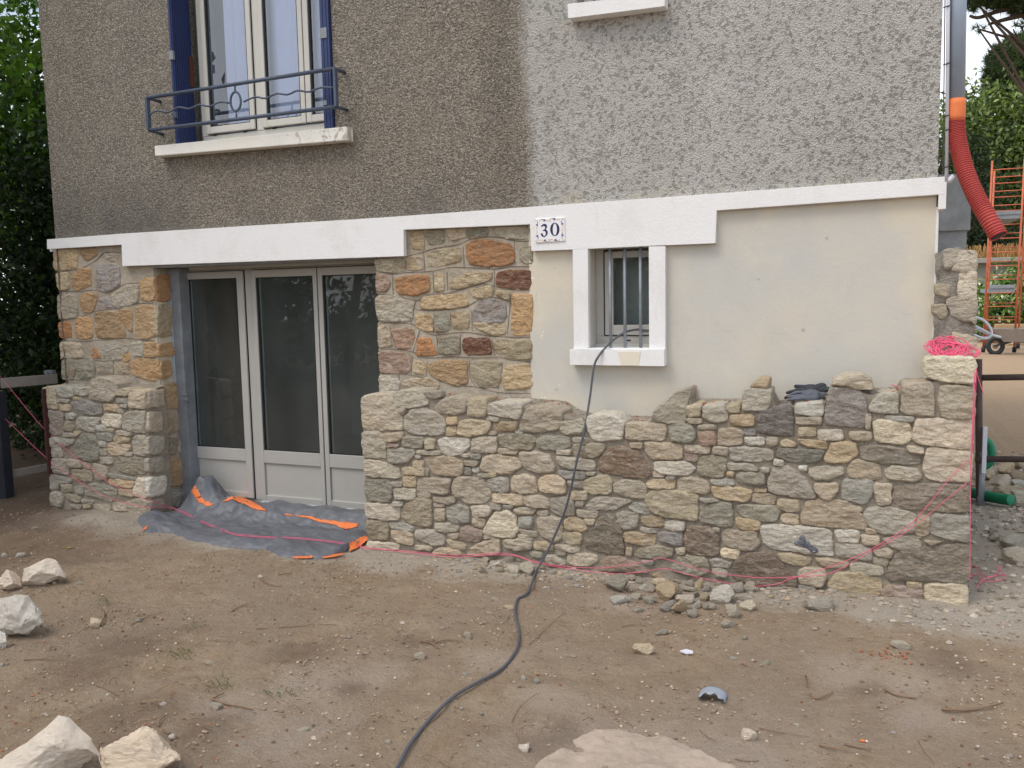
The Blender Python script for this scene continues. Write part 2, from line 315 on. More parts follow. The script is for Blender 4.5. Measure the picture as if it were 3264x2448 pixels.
def glass_mat(name, refl, tint, film=.06, fc=(.5, .55, .52)):
    t = NT(name); o = t.n['Material Output']; t.n.remove(t.p)
    g = t.n.new('ShaderNodeBsdfGlossy'); g.inputs['Roughness'].default_value = .01; g.inputs['Color'].default_value = (.93, .96, 1, 1)
    tr = t.n.new('ShaderNodeBsdfTransparent'); tr.inputs[0].default_value = (*tint, 1)
    lw = t.n.new('ShaderNodeFresnel'); lw.inputs[0].default_value = 1.5
    f = t.math('ADD', t.math('MULTIPLY', lw.outputs[0], 1.6), refl, True)
    ms = t.n.new('ShaderNodeMixShader'); t.link(f, ms.inputs[0]); t.link(tr.outputs[0], ms.inputs[1]); t.link(g.outputs[0], ms.inputs[2])
    df = t.n.new('ShaderNodeBsdfDiffuse'); df.inputs[0].default_value = (*fc, 1); m2 = t.n.new('ShaderNodeMixShader'); t.link(t.ramp(t.noise(3, 5, .6, t.map((1, 1, .5))), .3, .7, (film*.7,)*3, (film*1.5,)*3), m2.inputs[0])
    t.link(ms.outputs[0], m2.inputs[1]); t.link(df.outputs[0], m2.inputs[2]); t.link(m2.outputs[0], o.inputs[0]); return t.m
M['glassdark'] = glass_mat('small_window_glass', .0, (.8, .85, .85), .015)
M['glass'] = glass_mat('door_glass', .0, (.9, .95, .94), .065); M['glassup'] = glass_mat('window_glass', .05, (.95, .97, 1), .03, (.6, .7, .95))  # upstairs film coloured blue to imitate reflected sky
def tarp_mat():
    t = NT('tarp_cloth'); w = t.noise(400, 2, .5); n = t.noise(7, 5, .7); c = t.mix(t.ramp(n, .35, .65), lin(92, 95, 101), lin(104, 107, 113))
    c = t.mix(t.ramp(t.noise(12, 5, .7, t.map((1, 1, 1), (5, 5, 5))), .6, .75, (0,)*3, (.2,)*3), c, lin(150, 142, 130)); t.col(c); t.rough(.5, .45)
    t.bump(t.math('ADD', t.math('MULTIPLY', w, .05), t.vor(14, t.map((1, 1.7, 1), (0, 0, 0), (0, 0, .5)))), .012, .7); return t.m
M['tarp'] = tarp_mat()
def ground_mat():
    t = NT('bare_earth'); x, y, z = t.xyz()
    n1 = t.noise(.9, 6, .62); n2 = t.noise(4.5, 7, .7, None, .5); n3 = t.noise(38, 6, .8); n4 = t.noise(160, 3, .8)
    c = t.mix(t.ramp(n2, .35, .65), lin(176, 154, 131), lin(198, 179, 156))
    c = t.mix(t.ramp(t.noise(13, 6, .75, None, 1.2), .5, .68, (0,)*3, (.5,)*3), c, lin(150, 130, 110))
    c = t.mix(t.ramp(t.noise(8, 6, .75, t.map((1, 1, 1), (2, 9, 0)), 1.0), .52, .70, (0,)*3, (.6,)*3), c, lin(206, 190, 172))
    c = t.mix(t.ramp(n1, .40, .60, (.6,)*3, (0,)*3), c, lin(176, 160, 145))
    # damp dark humus on the left and far left
    hx = t.math('ADD', t.math('MULTIPLY', t.math('ADD', x, 4.3), -.55), t.math('MULTIPLY', t.math('SUBTRACT', n2, .5), 2.2)); hum = t.ramp(hx, .1, .95, (0,)*3, (.85,)*3)
    c = t.mix(hum, c, lin(122, 105, 90))
    # sandy warm yard on the right and behind
    sx = t.math('ADD', t.math('MULTIPLY', t.math('SUBTRACT', x, .25), .8), t.math('MULTIPLY', t.math('SUBTRACT', n2, .5), 1.5)); c = t.mix(t.ramp(sx, .1, .9, (0,)*3, (.65,)*3), c, lin(194, 168, 138))
    # grey mortar gravel spilled along the foot of the walls
    gy = t.math('ADD', t.math('ADD', y, t.math('MULTIPLY', t.math('SUBTRACT', n1, .5), .9)), t.math('MULTIPLY', t.math('SUBTRACT', n2, .5), .7))
    band = t.math('MULTIPLY', t.ramp(t.math('ADD', gy, 1.0), .36, .56), t.ramp(t.math('MULTIPLY', t.math('ADD', gy, 1.0), .3), .93, 1.0, (1,)*3, (0,)*3))
    band = t.math('MULTIPLY', band, t.ramp(t.math('ADD', t.math('MULTIPLY', x, .2), 1.2), .03, .16))
    c = t.mix(t.math('MULTIPLY', band, t.ramp(n3, .3, .5, (.75,)*3, (1,)*3)), c, lin(206, 197, 184))
    # lime dust and humus patches where the photograph has them
    def spots(L, amp):
        out = None; nn = t.math('MULTIPLY', t.math('SUBTRACT', t.noise(3.5, 6, .72, t.map((1, 1, 1), (amp, 2, 0))), .5), 2.4)
        for px, py, rx in L:
            g = G(px, py); k = (g[1]+4.8); vd = t.n.new('ShaderNodeVectorMath'); vd.operation = 'DISTANCE'
            mp_ = t.map((1, 1.0, 0), (0, 0, 0)); t.link(mp_, vd.inputs[0]); vd.inputs[1].default_value = (g[0], g[1], 0)
            q = t.math('SUBTRACT', 1.0, t.math('DIVIDE', vd.outputs['Value'], rx)); out = q if out is None else t.math('MAXIMUM', out, q)
        return t.ramp(t.math('ADD', out, nn), .15, .75)
    pale = spots([(990, 2180, .30), (930, 2330, .35), (820, 2300, .25), (1180, 2160, .2), (1560, 2110, .22), (1720, 2230, .2), (1880, 2400, .5), (2350, 2420, .5), (2700, 2160, .25), (2900, 2200, .3), (2950, 2290, .2), (700, 2250, .2), (1980, 1930, .22), (1560, 1830, .18)], 3)
    c = t.mix(t.math('MULTIPLY', pale, .42), c, lin(214, 201, 190))
    dark = spots([(430, 2050, .35), (950, 2080, .22), (300, 2130, .3), (150, 1750, .9), (60, 1650, .8), (1330, 2050, .14), (1800, 2330, .16), (1740, 2380, .14), (2750, 2200, .10), (420, 2300, .3), (650, 2330, .25), (1110, 2200, .12), (3050, 2130, .2)], 7)
    c = t.mix(t.math('MULTIPLY', dark, .42), c, lin(122, 104, 90))
    c = t.mix(t.ramp(n3, .60, .68, (0,)*3, (.45,)*3), c, lin(128, 109, 91)); c = t.mix(t.ramp(n3, .22, .36, (.5,)*3, (0,)*3), c, lin(206, 192, 176))
    c = t.mix(t.ramp(t.vor(42), .0, .13, (.5,)*3, (0,)*3), c, lin(204, 195, 182))
    c = t.mix(.6, c, t.mix(1.0, c, t.ramp(n4, .25, .75, (.6,)*3, (1.35,)*3), 'MULTIPLY'))
    c = t.mix(1.0, c, (1.03, .995, .94), 'MULTIPLY'); t.col(c); t.rough(.97, .15); t.bump(t.math('ADD', t.math('MULTIPLY', n2, 1.4), t.math('ADD', t.math('MULTIPLY', n3, 1.2), t.math('MULTIPLY', n4, .35))), .032, 1.0); return t.m
M['ground'] = ground_mat()
# ---------------------------------------------------------------- ground
ML = [(0.0, -.55, .06, .5), (1.3, 1.1, .20, .75), (-1.3, -.55, .035, .22), (-.7, -.6, .03, .3), (-5.2, -.15, .05, .5), (-2.0, -.45, .015, .4), (1.6, .2, .05, .6), (.9, .3, .07, .5)]
def H(x, y):
    h = .018*fbm(x*.9, y*.9, 3, 4)+.014*fbm(x*4.5, y*4.5, 7, 3)
    for a, b, k, s in ML: h += k*math.exp(-((x-a)**2+(y-b)**2)/(s*s))
    return h
def axis(lo, hi, a, b, st):
    v = list(np.arange(a, b, st)); g = st; p = b
    while p < hi: v.append(p); g *= 1.22; p += g
    v.append(hi); g = st; p = a; L = []
    while p > lo: g *= 1.22; p -= g; L.append(max(p, lo))
    return L[::-1]+v
gx = axis(-90, 90, -7.0, 1.8, .026); gy = axis(-60, 140, -4.4, .35, .026)
NX, NY = len(gx), len(gy); gv = []
for yy in gy:
    for xx in gx:
        near = -7.3 < xx < 2.2 and -4.6 < yy < 2.5
        gv.append((xx, yy, (H(xx, yy)+.006*noise.noise((xx*22, yy*22, 1))+.010*max(0, noise.noise((xx*9, yy*9, 4))-.15)) if near else H(xx, yy)))
idx = np.arange(NX*NY).reshape(NY, NX)
gf = np.stack([idx[:-1, :-1], idx[:-1, 1:], idx[1:, 1:], idx[1:, :-1]], -1).reshape(-1, 4)
me = bpy.data.meshes.new('ground'); me.from_pydata(gv, [], gf.tolist()); me.polygons.foreach_set('use_smooth', [True]*len(gf)); me.materials.append(M['ground'])
gob = bpy.data.objects.new('ground', me); S.collection.objects.link(gob); tag(gob, 'brown bare trodden earth of the yard in front of the house', 'ground', None, 'structure')
def GG(x, y):                      # picture ray onto the real ground surface
    z = 0.0
    for _ in range(5):
        p = G(x, y, z); z = H(p[0], p[1])
    return np.array([p[0], p[1], z])
# ---------------------------------------------------------------- stones
PAL = dict(g=(156, 150, 138), b=(170, 157, 135), t=(176, 155, 118), T=(200, 184, 152), w=(186, 180, 167), n=(142, 136, 115), N=(116, 110, 96), d=(136, 122, 104),
           R=(138, 100, 76), r=(156, 124, 106), p=(146, 135, 131), P=(120, 103, 102), o=(184, 142, 92), O=(178, 116, 66), D=(118, 68, 52))
rnd = random.Random(5)
DS = [.38]
def jcol(code, j=.06):
    r, g, b = PAL[code]; l_ = (r+g+b)/3/148; q_ = min(.8, DS[0]+(.25 if DS[0] > .25 and code in 'RPNnoO' else 0)); r, g, b = r*(1-q_)+158*l_*q_, g*(1-q_)+148*l_*q_, b*(1-q_)+128*l_*q_; k = 1+rnd.uniform(-j, j); w = rnd.uniform(-.03, .03); return lin((r*.8+g*.2)*k*(1+w), g*k, (b*.8+g*.2)*k*(1-w))
def stone(mb, poly, mp, h, back, col, seed, sp=.011, rough=.012, rnd_it=2):
    """one stone: outline poly in plane coords (a,b); mp(a,b,w) -> world, w = height out of the plane"""
    pts = [Vector(p) for p in poly]; A = sum(pts[i].x*pts[(i+1) % len(pts)].y-pts[(i+1) % len(pts)].x*pts[i].y for i in range(len(pts)))
    if A < 0: pts = pts[::-1]
    A = abs(A)/2
    for it in range(rnd_it):
        q = []
        for i in range(len(pts)):
            a, b = pts[i], pts[(i+1) % len(pts)]; k = .11 if it == 0 else .22
            q += [a.lerp(b, k), a.lerp(b, 1-k)]
        pts = q
    per = sum((pts[i]-pts[i-1]).length for i in range(len(pts))); n = max(10, int(per/sp)); res = []
    acc = 0; tgt = 0; step = per/n; i = 0
    L = [(pts[k], pts[(k+1) % len(pts)]) for k in range(len(pts))]
    for a, b in L:
        l = (b-a).length
        while tgt < acc+l-1e-9 and len(res) < n: res.append(a.lerp(b, (tgt-acc)/l)); tgt += step
        acc += l
    n = len(res); c = sum(res, Vector((0, 0)))/n; rad = math.sqrt(A/math.pi); jit = min(.007, rad*.10)
    out = []
    for p in res:
        d = (p-c); l = d.length or 1e-6
        out.append(p+d/l*(jit*(noise.noise((p.x*28, p.y*28, seed))*1.1+noise.noise((p.x*75, p.y*75, seed))*.6)))
    rings = [(0, back), (0, -.004), (min(.0022, rad*.06), h*.66), (min(.006, rad*.14), h*.94), (min(.014, rad*.30), h)]
    d0 = min(.014, rad*.30); k = max(1, int((rad-d0)/(sp*1.2)))
    for j in range(1, k): rings.append((d0+(rad-d0)*j/k, h))
    tx, ty = rnd.uniform(-1, 1), rnd.uniform(-1, 1); vs = []; fs = []; bul = rnd.uniform(0, .12)
    # a couple of cleft planes
    cl = [(rnd.uniform(0, 6.28), rnd.uniform(.1, .8), rnd.uniform(.15, .5)) for _ in range(3)]
    def wz(p, ww, fr):
        x, y = p.x, p.y; u = (x-c.x)/rad; v = (y-c.y)/rad
        e = rough*(.9*noise.noise((x*9, y*15, seed))+.55*noise.noise((x*24, y*42, seed+3))+.30*noise.noise((x*60, y*95, seed+9)))
        e += rough*.5*abs(noise.noise((x*16, y*30, seed+5)))
        e += .25*h*(tx*u+ty*v)
        for an, off, sl in cl:
            q = u*math.cos(an)+v*math.sin(an)-off
            if q > 0: e -= q*sl*h
        return ww+e*min(1, fr)+h*bul*(1-u*u-v*v if u*u+v*v < 1 else 0)*min(1, fr)
    for ri, (d, ww) in enumerate(rings):
        for p in out:
            dv = p-c; l = dv.length or 1e-6; s = 1-d/rad if ri >= 4 else max(.2, 1-d/l)
            q = c+dv*s; fr = (0, 0, .4, .8, 1)[min(ri, 4)]
            vs.append(mp(q.x, q.y, ww if ri == 0 else wz(q, ww, fr)))
    for ri in range(len(rings)-1):
        for i in range(n):
            j = (i+1) % n; fs.append((ri*n+i, ri*n+j, (ri+1)*n+j, (ri+1)*n+i))
    vs.append(mp(c.x, c.y, wz(c, h, 1))); m = len(vs)-1; b = (len(rings)-1)*n
    for i in range(n): fs.append((b+i, b+(i+1) % n, m))
    mb.add(vs, fs, col)
def parse(txt): 
    out = []
    for ln in txt.strip().split('\n'):
        ln = ln.strip()
        if not ln: continue
        c, rest = ln.split(' ', 1); out.append((c, [tuple(float(q) for q in t.split(',')) for t in rest.split()]))
    return out
def revealstones(mb, txt, view, X, h=.012, sp=.012):
    for i, (c, pts) in enumerate(parse(txt)):
        poly = []
        for p in pts:
            d = ray(*view(*p)); k = (X-CAM[0])/d[0]; poly.append((CAM[1]+d[1]*k, CAM[2]+d[2]*k))
        stone(mb, poly, lambda a, b, w: (X+w, a, b), h, -.03, jcol(c[0], .08), i*2.3+7, sp, .010)
def wallstones(mb, txt, view, Y, h=.026, back=-.04, sp=.011, rough=.012, j=.06, rit=2, grow=0):
    for i, (c, pts) in enumerate(parse(txt)):
        hi = '^' in c; pl = [P(*view(*p), Y) for p in pts]; poly = [(q[0], q[2]) for q in pl]
        if grow:
            cx = sum(p[0] for p in poly)/len(poly); cz = sum(p[1] for p in poly)/len(poly)
            poly = [(p[0]+math.copysign(min(grow, abs(p[0]-cx)), p[0]-cx), p[1]+math.copysign(min(grow, abs(p[1]-cz)), p[1]-cz)) for p in poly]
        stone(mb, poly, lambda a, b, w, Y=Y: (a, Y-w, b), h*rnd.uniform(.75, 1.3), -.17 if hi else back, jcol(c[0], j), i*1.7+Y*31, sp, rough, rit)
SA = '''
b^ 105,330 200,315 290,320 340,400 370,480 370,540 250,545 115,535
b^ 298,315 380,290 490,292 545,375 450,400 370,405 310,370
g 505,300 610,297 622,325 575,345 530,325
g 345,410 400,405 375,440 345,435
g 380,470 430,415 500,400 600,440 650,500 640,560 570,575 450,570 385,535
g^ 575,400 620,350 700,330 775,350 780,420 700,450 590,425
t^ 788,350 905,345 910,420 890,460 790,450
w^ 915,390 980,365 1135,370 1140,420 1110,475 910,435
g 905,460 990,470 985,488 905,478
g^ 1118,520 1165,400 1330,390 1400,450 1370,540 1230,555 1115,545
t 655,465 720,460 725,505 655,505
t 650,530 710,520 715,575 655,583
t 725,500 780,480 950,490 915,565 780,587 722,565
o 950,495 1105,492 1100,545 955,550
g 925,555 970,555 968,575 925,572
g 1098,545 1140,545 1140,563 1098,563
b^ 1380,495 1500,480 1530,510 1530,560 1440,575 1380,555
w^ 1555,460 1650,445 1720,455 1790,500 1780,600 1660,612 1590,605 1555,530
b 1798,510 1850,500 2055,510 2060,560 2040,608 1900,605 1800,595
b 110,560 220,550 262,620 265,720 130,718 112,650
b 228,575 375,555 380,600 300,620 235,610
r 265,635 350,638 350,652 265,650
n 375,600 400,585 505,590 505,655 430,660 370,640
t 515,600 578,600 578,662 530,668 515,650
g 275,660 440,662 455,700 400,750 330,762 280,740
w 595,610 640,595 800,600 805,650 750,700 690,710 630,690
b 460,675 620,682 615,702 465,695
b 820,605 870,585 975,590 975,690 850,685 812,670
n 980,580 1050,570 1200,580 1225,620 1195,670 1090,665 1000,640
b 985,665 1115,668 1100,695 985,690
n 1230,610 1290,580 1440,590 1450,640 1400,665 1290,670 1235,650
g 1460,595 1560,598 1555,628 1465,620
n 1462,640 1520,628 1675,632 1650,690 1590,722 1480,715
b 1355,675 1450,672 1445,700 1365,698
R 1615,790 1650,700 1720,648 1800,650 1880,690 1940,760 1970,810 1940,850 1800,840 1660,815
b 1825,632 1905,628 1900,658 1830,652
b 1925,630 1960,622 2155,640 2160,720 2100,732 1970,725 1930,680
b 122,735 230,745 340,790 362,850 220,845 130,830
t 370,785 510,785 515,835 375,825
b 440,745 500,740 505,775 440,775
g 455,705 490,705 490,725 460,725
g 525,790 540,800 535,835 525,830
b 508,730 560,712 700,715 760,760 760,830 640,835 570,820 540,770
b 755,700 800,695 800,712 760,712
g 805,705 870,697 870,725 815,722
n 765,740 860,745 850,772 770,765
n 765,785 810,782 815,828 770,828
w 825,785 860,785 858,812 825,812
b 885,720 980,700 1110,730 1140,775 1050,825 975,825 870,795
g 1118,690 1220,682 1310,700 1340,770 1345,810 1240,818 1150,790
n 845,825 960,820 950,842 870,845
t 895,822 975,820 970,838 900,836
b 1365,715 1440,720 1600,740 1608,800 1500,798 1400,780 1362,750
g 1370,805 1540,812 1540,855 1430,855 1375,830
g 1545,815 1610,815 1600,830 1550,828
w 1980,755 2060,745 2200,750 2250,790 2200,832 2050,825 1985,800
b 1975,815 2050,815 2045,845 1980,840
g 2060,835 2110,835 2105,865 2060,860
n 130,865 290,860 305,920 300,1005 150,995 132,930
g 300,880 370,880 360,905 310,902
t 375,845 455,842 455,905 380,905
b 310,920 455,920 455,975 420,990 320,985
g 470,870 500,850 685,855 675,930 640,955 470,935
b 685,900 720,850 800,840 890,860 930,920 935,975 880,1018 780,1010 700,960
g 910,870 960,848 1050,850 1050,930 1000,945 930,920
b 1065,850 1150,820 1220,850 1235,940 1160,950 1075,935
b 1245,870 1300,825 1380,840 1420,890 1415,940 1370,953 1245,930
g 1430,870 1530,872 1520,915 1440,900
t 1525,885 1590,840 1680,832 1710,870 1710,950 1600,952 1530,925
b 1725,900 1790,862 1890,870 1930,910 1930,960 1890,985 1800,965 1725,935
t 1935,880 1990,860 2110,865 2110,915 2000,918 1935,900
b 470,945 550,948 545,975 470,968
g 565,975 710,975 705,1005 660,1018 570,995
b 945,950 1140,960 1140,1020 1100,1022 945,1000
g 1150,970 1240,962 1310,990 1305,1040 1200,1035 1150,1010
g 1320,985 1400,965 1470,1000 1475,1085 1370,1088 1315,1045
b 1425,945 1550,935 1550,985 1470,990 1425,970
g 1545,1020 1620,968 1830,995 1830,1010 1720,1055 1560,1050
t 1935,960 1985,930 2120,930 2262,960 2262,1125 2170,1110 2060,1100 1960,1060 1930,1000
g 1810,1040 1870,1010 1930,1030 1960,1078 1880,1075
g 1485,1055 1625,1070 1610,1102 1500,1095
g 1480,1000 1530,1000 1525,1030 1480,1030
w 135,1015 250,1010 350,1040 350,1115 240,1118 140,1095
g 310,1005 370,1005 370,1030 310,1025
n 362,1085 400,1010 470,975 555,985 560,1160 480,1158 400,1130
b 580,1055 640,1045 645,1125 580,1120
g 569,1015 640,1020 630,1035 575,1030
g 655,1045 720,1020 800,1045 800,1135 700,1140 660,1105
w 805,1035 900,1030 945,1055 925,1090 830,1105
g 925,1015 960,1008 1005,1025 1000,1055 940,1050
g 1015,1025 1080,1025 1070,1045 1020,1040
b 820,1110 895,1115 890,1165 840,1160 820,1140
T 890,1185 950,1080 1040,1050 1095,1110 1112,1180 1085,1230 990,1225 895,1205
b 1080,1050 1200,1035 1230,1055 1200,1085 1100,1080
g 1235,1065 1305,1060 1300,1088 1240,1085
g 1115,1105 1200,1098 1200,1165 1160,1172 1118,1160
g 1230,1110 1280,1098 1395,1110 1390,1240 1330,1258 1250,1210
t 1405,1130 1440,1103 1530,1120 1555,1165 1540,1188 1440,1185 1405,1160
b 1530,1110 1600,1115 1595,1150 1560,1145
N 1540,1250 1620,1120 1690,1075 1740,1110 1790,1230 1790,1340 1700,1335 1550,1300
g 1740,1080 1790,1068 1885,1080 1870,1170 1790,1178 1755,1140
o 1900,1105 2035,1095 2040,1155 1960,1160 1905,1140
w 2050,1140 2110,1125 2175,1140 2170,1185 2100,1188 2055,1165
g 1895,1170 2010,1175 1990,1200 1905,1195
o 1788,1210 1850,1195 1985,1215 1990,1270 1900,1280 1800,1255
p 2005,1200 2165,1195 2165,1280 2110,1282 2010,1245
n 140,1120 270,1125 285,1180 280,1245 150,1240
g 285,1140 400,1145 445,1165 440,1190 350,1185 285,1160
b 300,1190 400,1185 440,1215 440,1280 370,1268 305,1230
g 455,1185 560,1180 640,1230 640,1275 560,1278 450,1235
b 575,1145 700,1140 735,1170 720,1190 640,1198 585,1180
r 740,1170 790,1155 885,1190 885,1240 820,1262 740,1240
b 650,1215 730,1205 725,1240 680,1238
b 895,1215 965,1222 960,1238 895,1235
t 645,1250 700,1245 780,1280 770,1310 690,1300
b 450,1285 555,1290 560,1312 455,1305
w 150,1260 240,1262 350,1280 350,1310 155,1300
b 565,1320 620,1295 740,1320 745,1345 570,1335
b 785,1320 850,1270 995,1240 1000,1330 880,1345 790,1345
b 1015,1250 1090,1240 1200,1260 1200,1300 1110,1315 1025,1290
b 1108,1215 1200,1222 1200,1245 1130,1245
g 1115,1185 1230,1195 1235,1225 1150,1215
t 1212,1260 1300,1262 1335,1290 1330,1315 1215,1305
t 1395,1205 1500,1200 1525,1215 1510,1270 1450,1278 1400,1250
b 1350,1280 1500,1285 1505,1325 1440,1325 1350,1300
g 1355,1315 1415,1320 1410,1345 1360,1340
b 1175,1325 1265,1325 1265,1360 1200,1350
b 1280,1350 1350,1345 1415,1380 1415,1410 1300,1400
b 1425,1355 1500,1335 1615,1345 1615,1385 1560,1415 1480,1410 1430,1385
b 1805,1300 1840,1298 1835,1350 1805,1345
n 1855,1330 1900,1290 2000,1285 2105,1310 2100,1345 1990,1368 1850,1345
g 2115,1305 2180,1300 2180,1335 2140,1338
r 1635,1400 1680,1355 1760,1350 1850,1390 1950,1450 1900,1460 1640,1440
g 1900,1380 1970,1375 1980,1400 1920,1400'''
SB = '''
n 62,500 90,478 200,480 228,545 200,588 80,582
b^ -38,420 -30,390 110,280 180,265 192,300 165,360 165,470 60,472 -20,455
t^ 170,370 240,358 258,380 250,425 190,432 170,410
b^ 268,370 380,362 412,410 410,455 340,468 270,435
t^ 415,370 488,365 488,405 420,405
b 172,445 262,448 258,472 180,470
o 432,425 575,420 580,490 440,480
g 238,488 340,482 345,508 245,508
r 240,525 340,520 345,590 330,605 270,605 242,570
b 360,508 460,500 510,530 505,600 430,608 362,600
p 520,508 585,512 585,542 520,540
b^ 512,270 600,265 680,275 680,340 640,395 510,395
P^ 600,430 620,400 720,375 805,355 815,440 815,545 740,545 620,530 600,500
w^ 830,360 990,345 995,420 920,430 832,410
b 832,440 990,435 985,478 835,472
t 845,500 950,500 950,545 850,552
p^ 1010,380 1035,255 1170,250 1250,330 1262,400 1245,490 1080,485 1010,475
b^ 1270,370 1330,300 1440,290 1450,330 1450,405 1380,412 1275,400
g^ 1480,235 1650,225 1668,320 1665,430 1500,420 1470,390 1475,300
b^ 1705,250 1910,245 1910,440 1790,448 1705,430 1700,340
T^ 1615,95 1660,72 1910,78 1920,150 1905,235 1800,230 1650,200 1612,160
g 1255,425 1285,415 1275,510 1255,505
g 1370,430 1540,438 1540,460 1380,455
T 1300,470 1340,450 1520,465 1530,560 1480,598 1310,580
w 1535,540 1560,450 1700,445 1900,450 1890,625 1800,625 1680,610 1590,595 1540,570
w 965,515 1110,515 1115,570 970,575
b 1158,525 1280,525 1285,572 1200,575 1160,560
w 522,560 640,560 640,602 530,600
g 650,560 720,560 715,605 665,610
t 740,585 780,570 830,595 820,612 745,610
t 845,570 1015,585 1020,625 930,620 850,590
g 160,605 310,615 308,655 165,645
g 330,615 420,620 415,665 330,655
r 158,655 240,660 240,705 165,700
g 430,625 560,615 690,640 690,690 560,705 430,690
N 720,625 1000,635 985,690 940,710 800,705 715,670
t 1010,680 1045,590 1190,590 1208,660 1120,715 1010,705
d 1225,620 1300,608 1430,620 1560,660 1590,710 1500,720 1350,710 1220,680
b 1505,612 1600,625 1605,655 1510,640
w 1605,680 1640,620 1780,630 1895,650 1885,820 1780,825 1700,820 1610,790
n 240,700 280,665 400,680 410,740 390,800 290,795 232,770
b 415,715 560,720 600,745 590,758 420,750
g 620,740 670,745 665,770 620,765
t 415,770 455,768 450,795 415,790
n 465,800 500,770 640,775 640,835 550,845 480,825
g 665,790 700,745 790,730 880,800 940,880 950,925 850,920 665,890
w 700,690 755,700 755,730 700,720
w 850,735 895,730 895,758 855,755
b 905,755 990,735 1115,740 1115,780 1030,815 960,810 910,780
b 1150,750 1185,695 1340,715 1345,800 1280,810 1145,800
b 1375,760 1420,728 1570,755 1590,800 1540,822 1375,805
b 115,830 150,800 300,820 308,870 290,895 150,892 118,870
g 312,815 455,812 460,845 400,848 318,835
t 320,860 400,850 570,880 540,945 430,940 330,910
g 250,925 350,935 370,945 300,950 250,940
t 580,870 655,875 650,888 585,885
b 563,910 630,895 715,915 700,955 620,960 565,935
b 945,840 1085,835 1085,890 1040,935 990,925 945,880
g 1110,850 1140,812 1300,815 1305,880 1260,958 1180,950 1108,920
b 1310,835 1408,840 1405,960 1330,968 1308,900
d 1425,870 1500,840 1700,840 1875,850 1870,1010 1700,1005 1500,990 1415,940
n 245,1030 300,965 440,945 450,1090 380,1100 250,1060
n 470,970 600,965 700,975 738,1010 710,1065 620,1060 500,1030
t 720,940 760,930 850,940 850,1000 790,1008 720,990
t 470,1050 540,1048 615,1070 605,1120 530,1118 475,1090
b 740,1035 790,1020 845,1035 845,1085 745,1070
b 865,1020 895,950 1000,935 1130,945 1210,1010 1280,1065 1250,1110 1100,1105 870,1080
b 1130,965 1230,985 1230,1005 1160,1000
b 1240,1040 1260,985 1400,985 1555,1020 1545,1130 1420,1145 1330,1130 1260,1080
b 1560,1085 1590,1035 1640,1045 1630,1140 1580,1170 1550,1120
g 1645,1060 1680,1025 1875,1030 1880,1190 1750,1175 1645,1140
R 160,1140 200,1090 310,1100 365,1170 365,1270 260,1270 175,1245 155,1190
g 385,1140 420,1120 590,1130 615,1200 560,1240 450,1230 390,1190
g 330,1105 370,1110 365,1130 335,1128
w 615,1100 680,1085 1040,1110 1055,1270 980,1265 700,1230 640,1200 620,1150
w 1058,1120 1210,1125 1215,1195 1090,1190
b 1225,1150 1330,1155 1335,1205 1240,1205
b 1255,1110 1315,1115 1315,1140 1260,1138
g 1075,1210 1200,1205 1290,1240 1290,1300 1180,1290 1080,1270
g 1365,1175 1440,1155 1560,1160 1595,1220 1490,1245 1400,1210
g 1600,1180 1700,1190 1730,1185 1650,1210
b 1305,1240 1380,1232 1415,1250 1405,1285 1320,1275
b 1290,1295 1350,1288 1390,1310 1375,1335 1300,1320
d 1380,1400 1410,1300 1480,1230 1650,1215 1875,1200 1880,1440 1700,1425 1500,1420 1400,1425
T 378,1240 400,1232 490,1245 475,1295 380,1275
n 75,1340 130,1275 270,1280 310,1330 300,1380 200,1395 90,1365
g 305,1300 350,1290 440,1320 430,1345 330,1335
t 720,1265 800,1258 915,1290 915,1320 830,1335 750,1300
R 440,1390 470,1290 600,1250 680,1255 740,1320 835,1400 835,1460 700,1465 500,1430
b 325,1360 370,1345 420,1375 410,1405 340,1395
b 940,1290 1040,1295 1150,1320 1130,1345 1000,1340
b 850,1370 880,1340 1000,1350 1015,1400 990,1460 900,1450 850,1430
b 1160,1335 1210,1315 1350,1340 1360,1385 1270,1390 1170,1365
t 1030,1440 1070,1380 1200,1375 1350,1420 1340,1510 1240,1530 1130,1490 1035,1470
g 850,1455 950,1465 950,1480 855,1475
t 1500,1430 1590,1440 1590,1468 1510,1460
r 1345,1490 1400,1450 1500,1460 1600,1480 1600,1550 1500,1555 1360,1525
T 1610,1450 1680,1442 1870,1455 1868,1580 1780,1588 1615,1545
g 1225,1530 1330,1545 1480,1575 1480,1620 1380,1600 1250,1560
g 1510,1590 1800,1610 1865,1620 1860,1660 1520,1640
b 990,1500 1070,1515 1060,1535 1000,1525
b 1109,1515 1190,1525 1170,1555 1120,1545'''
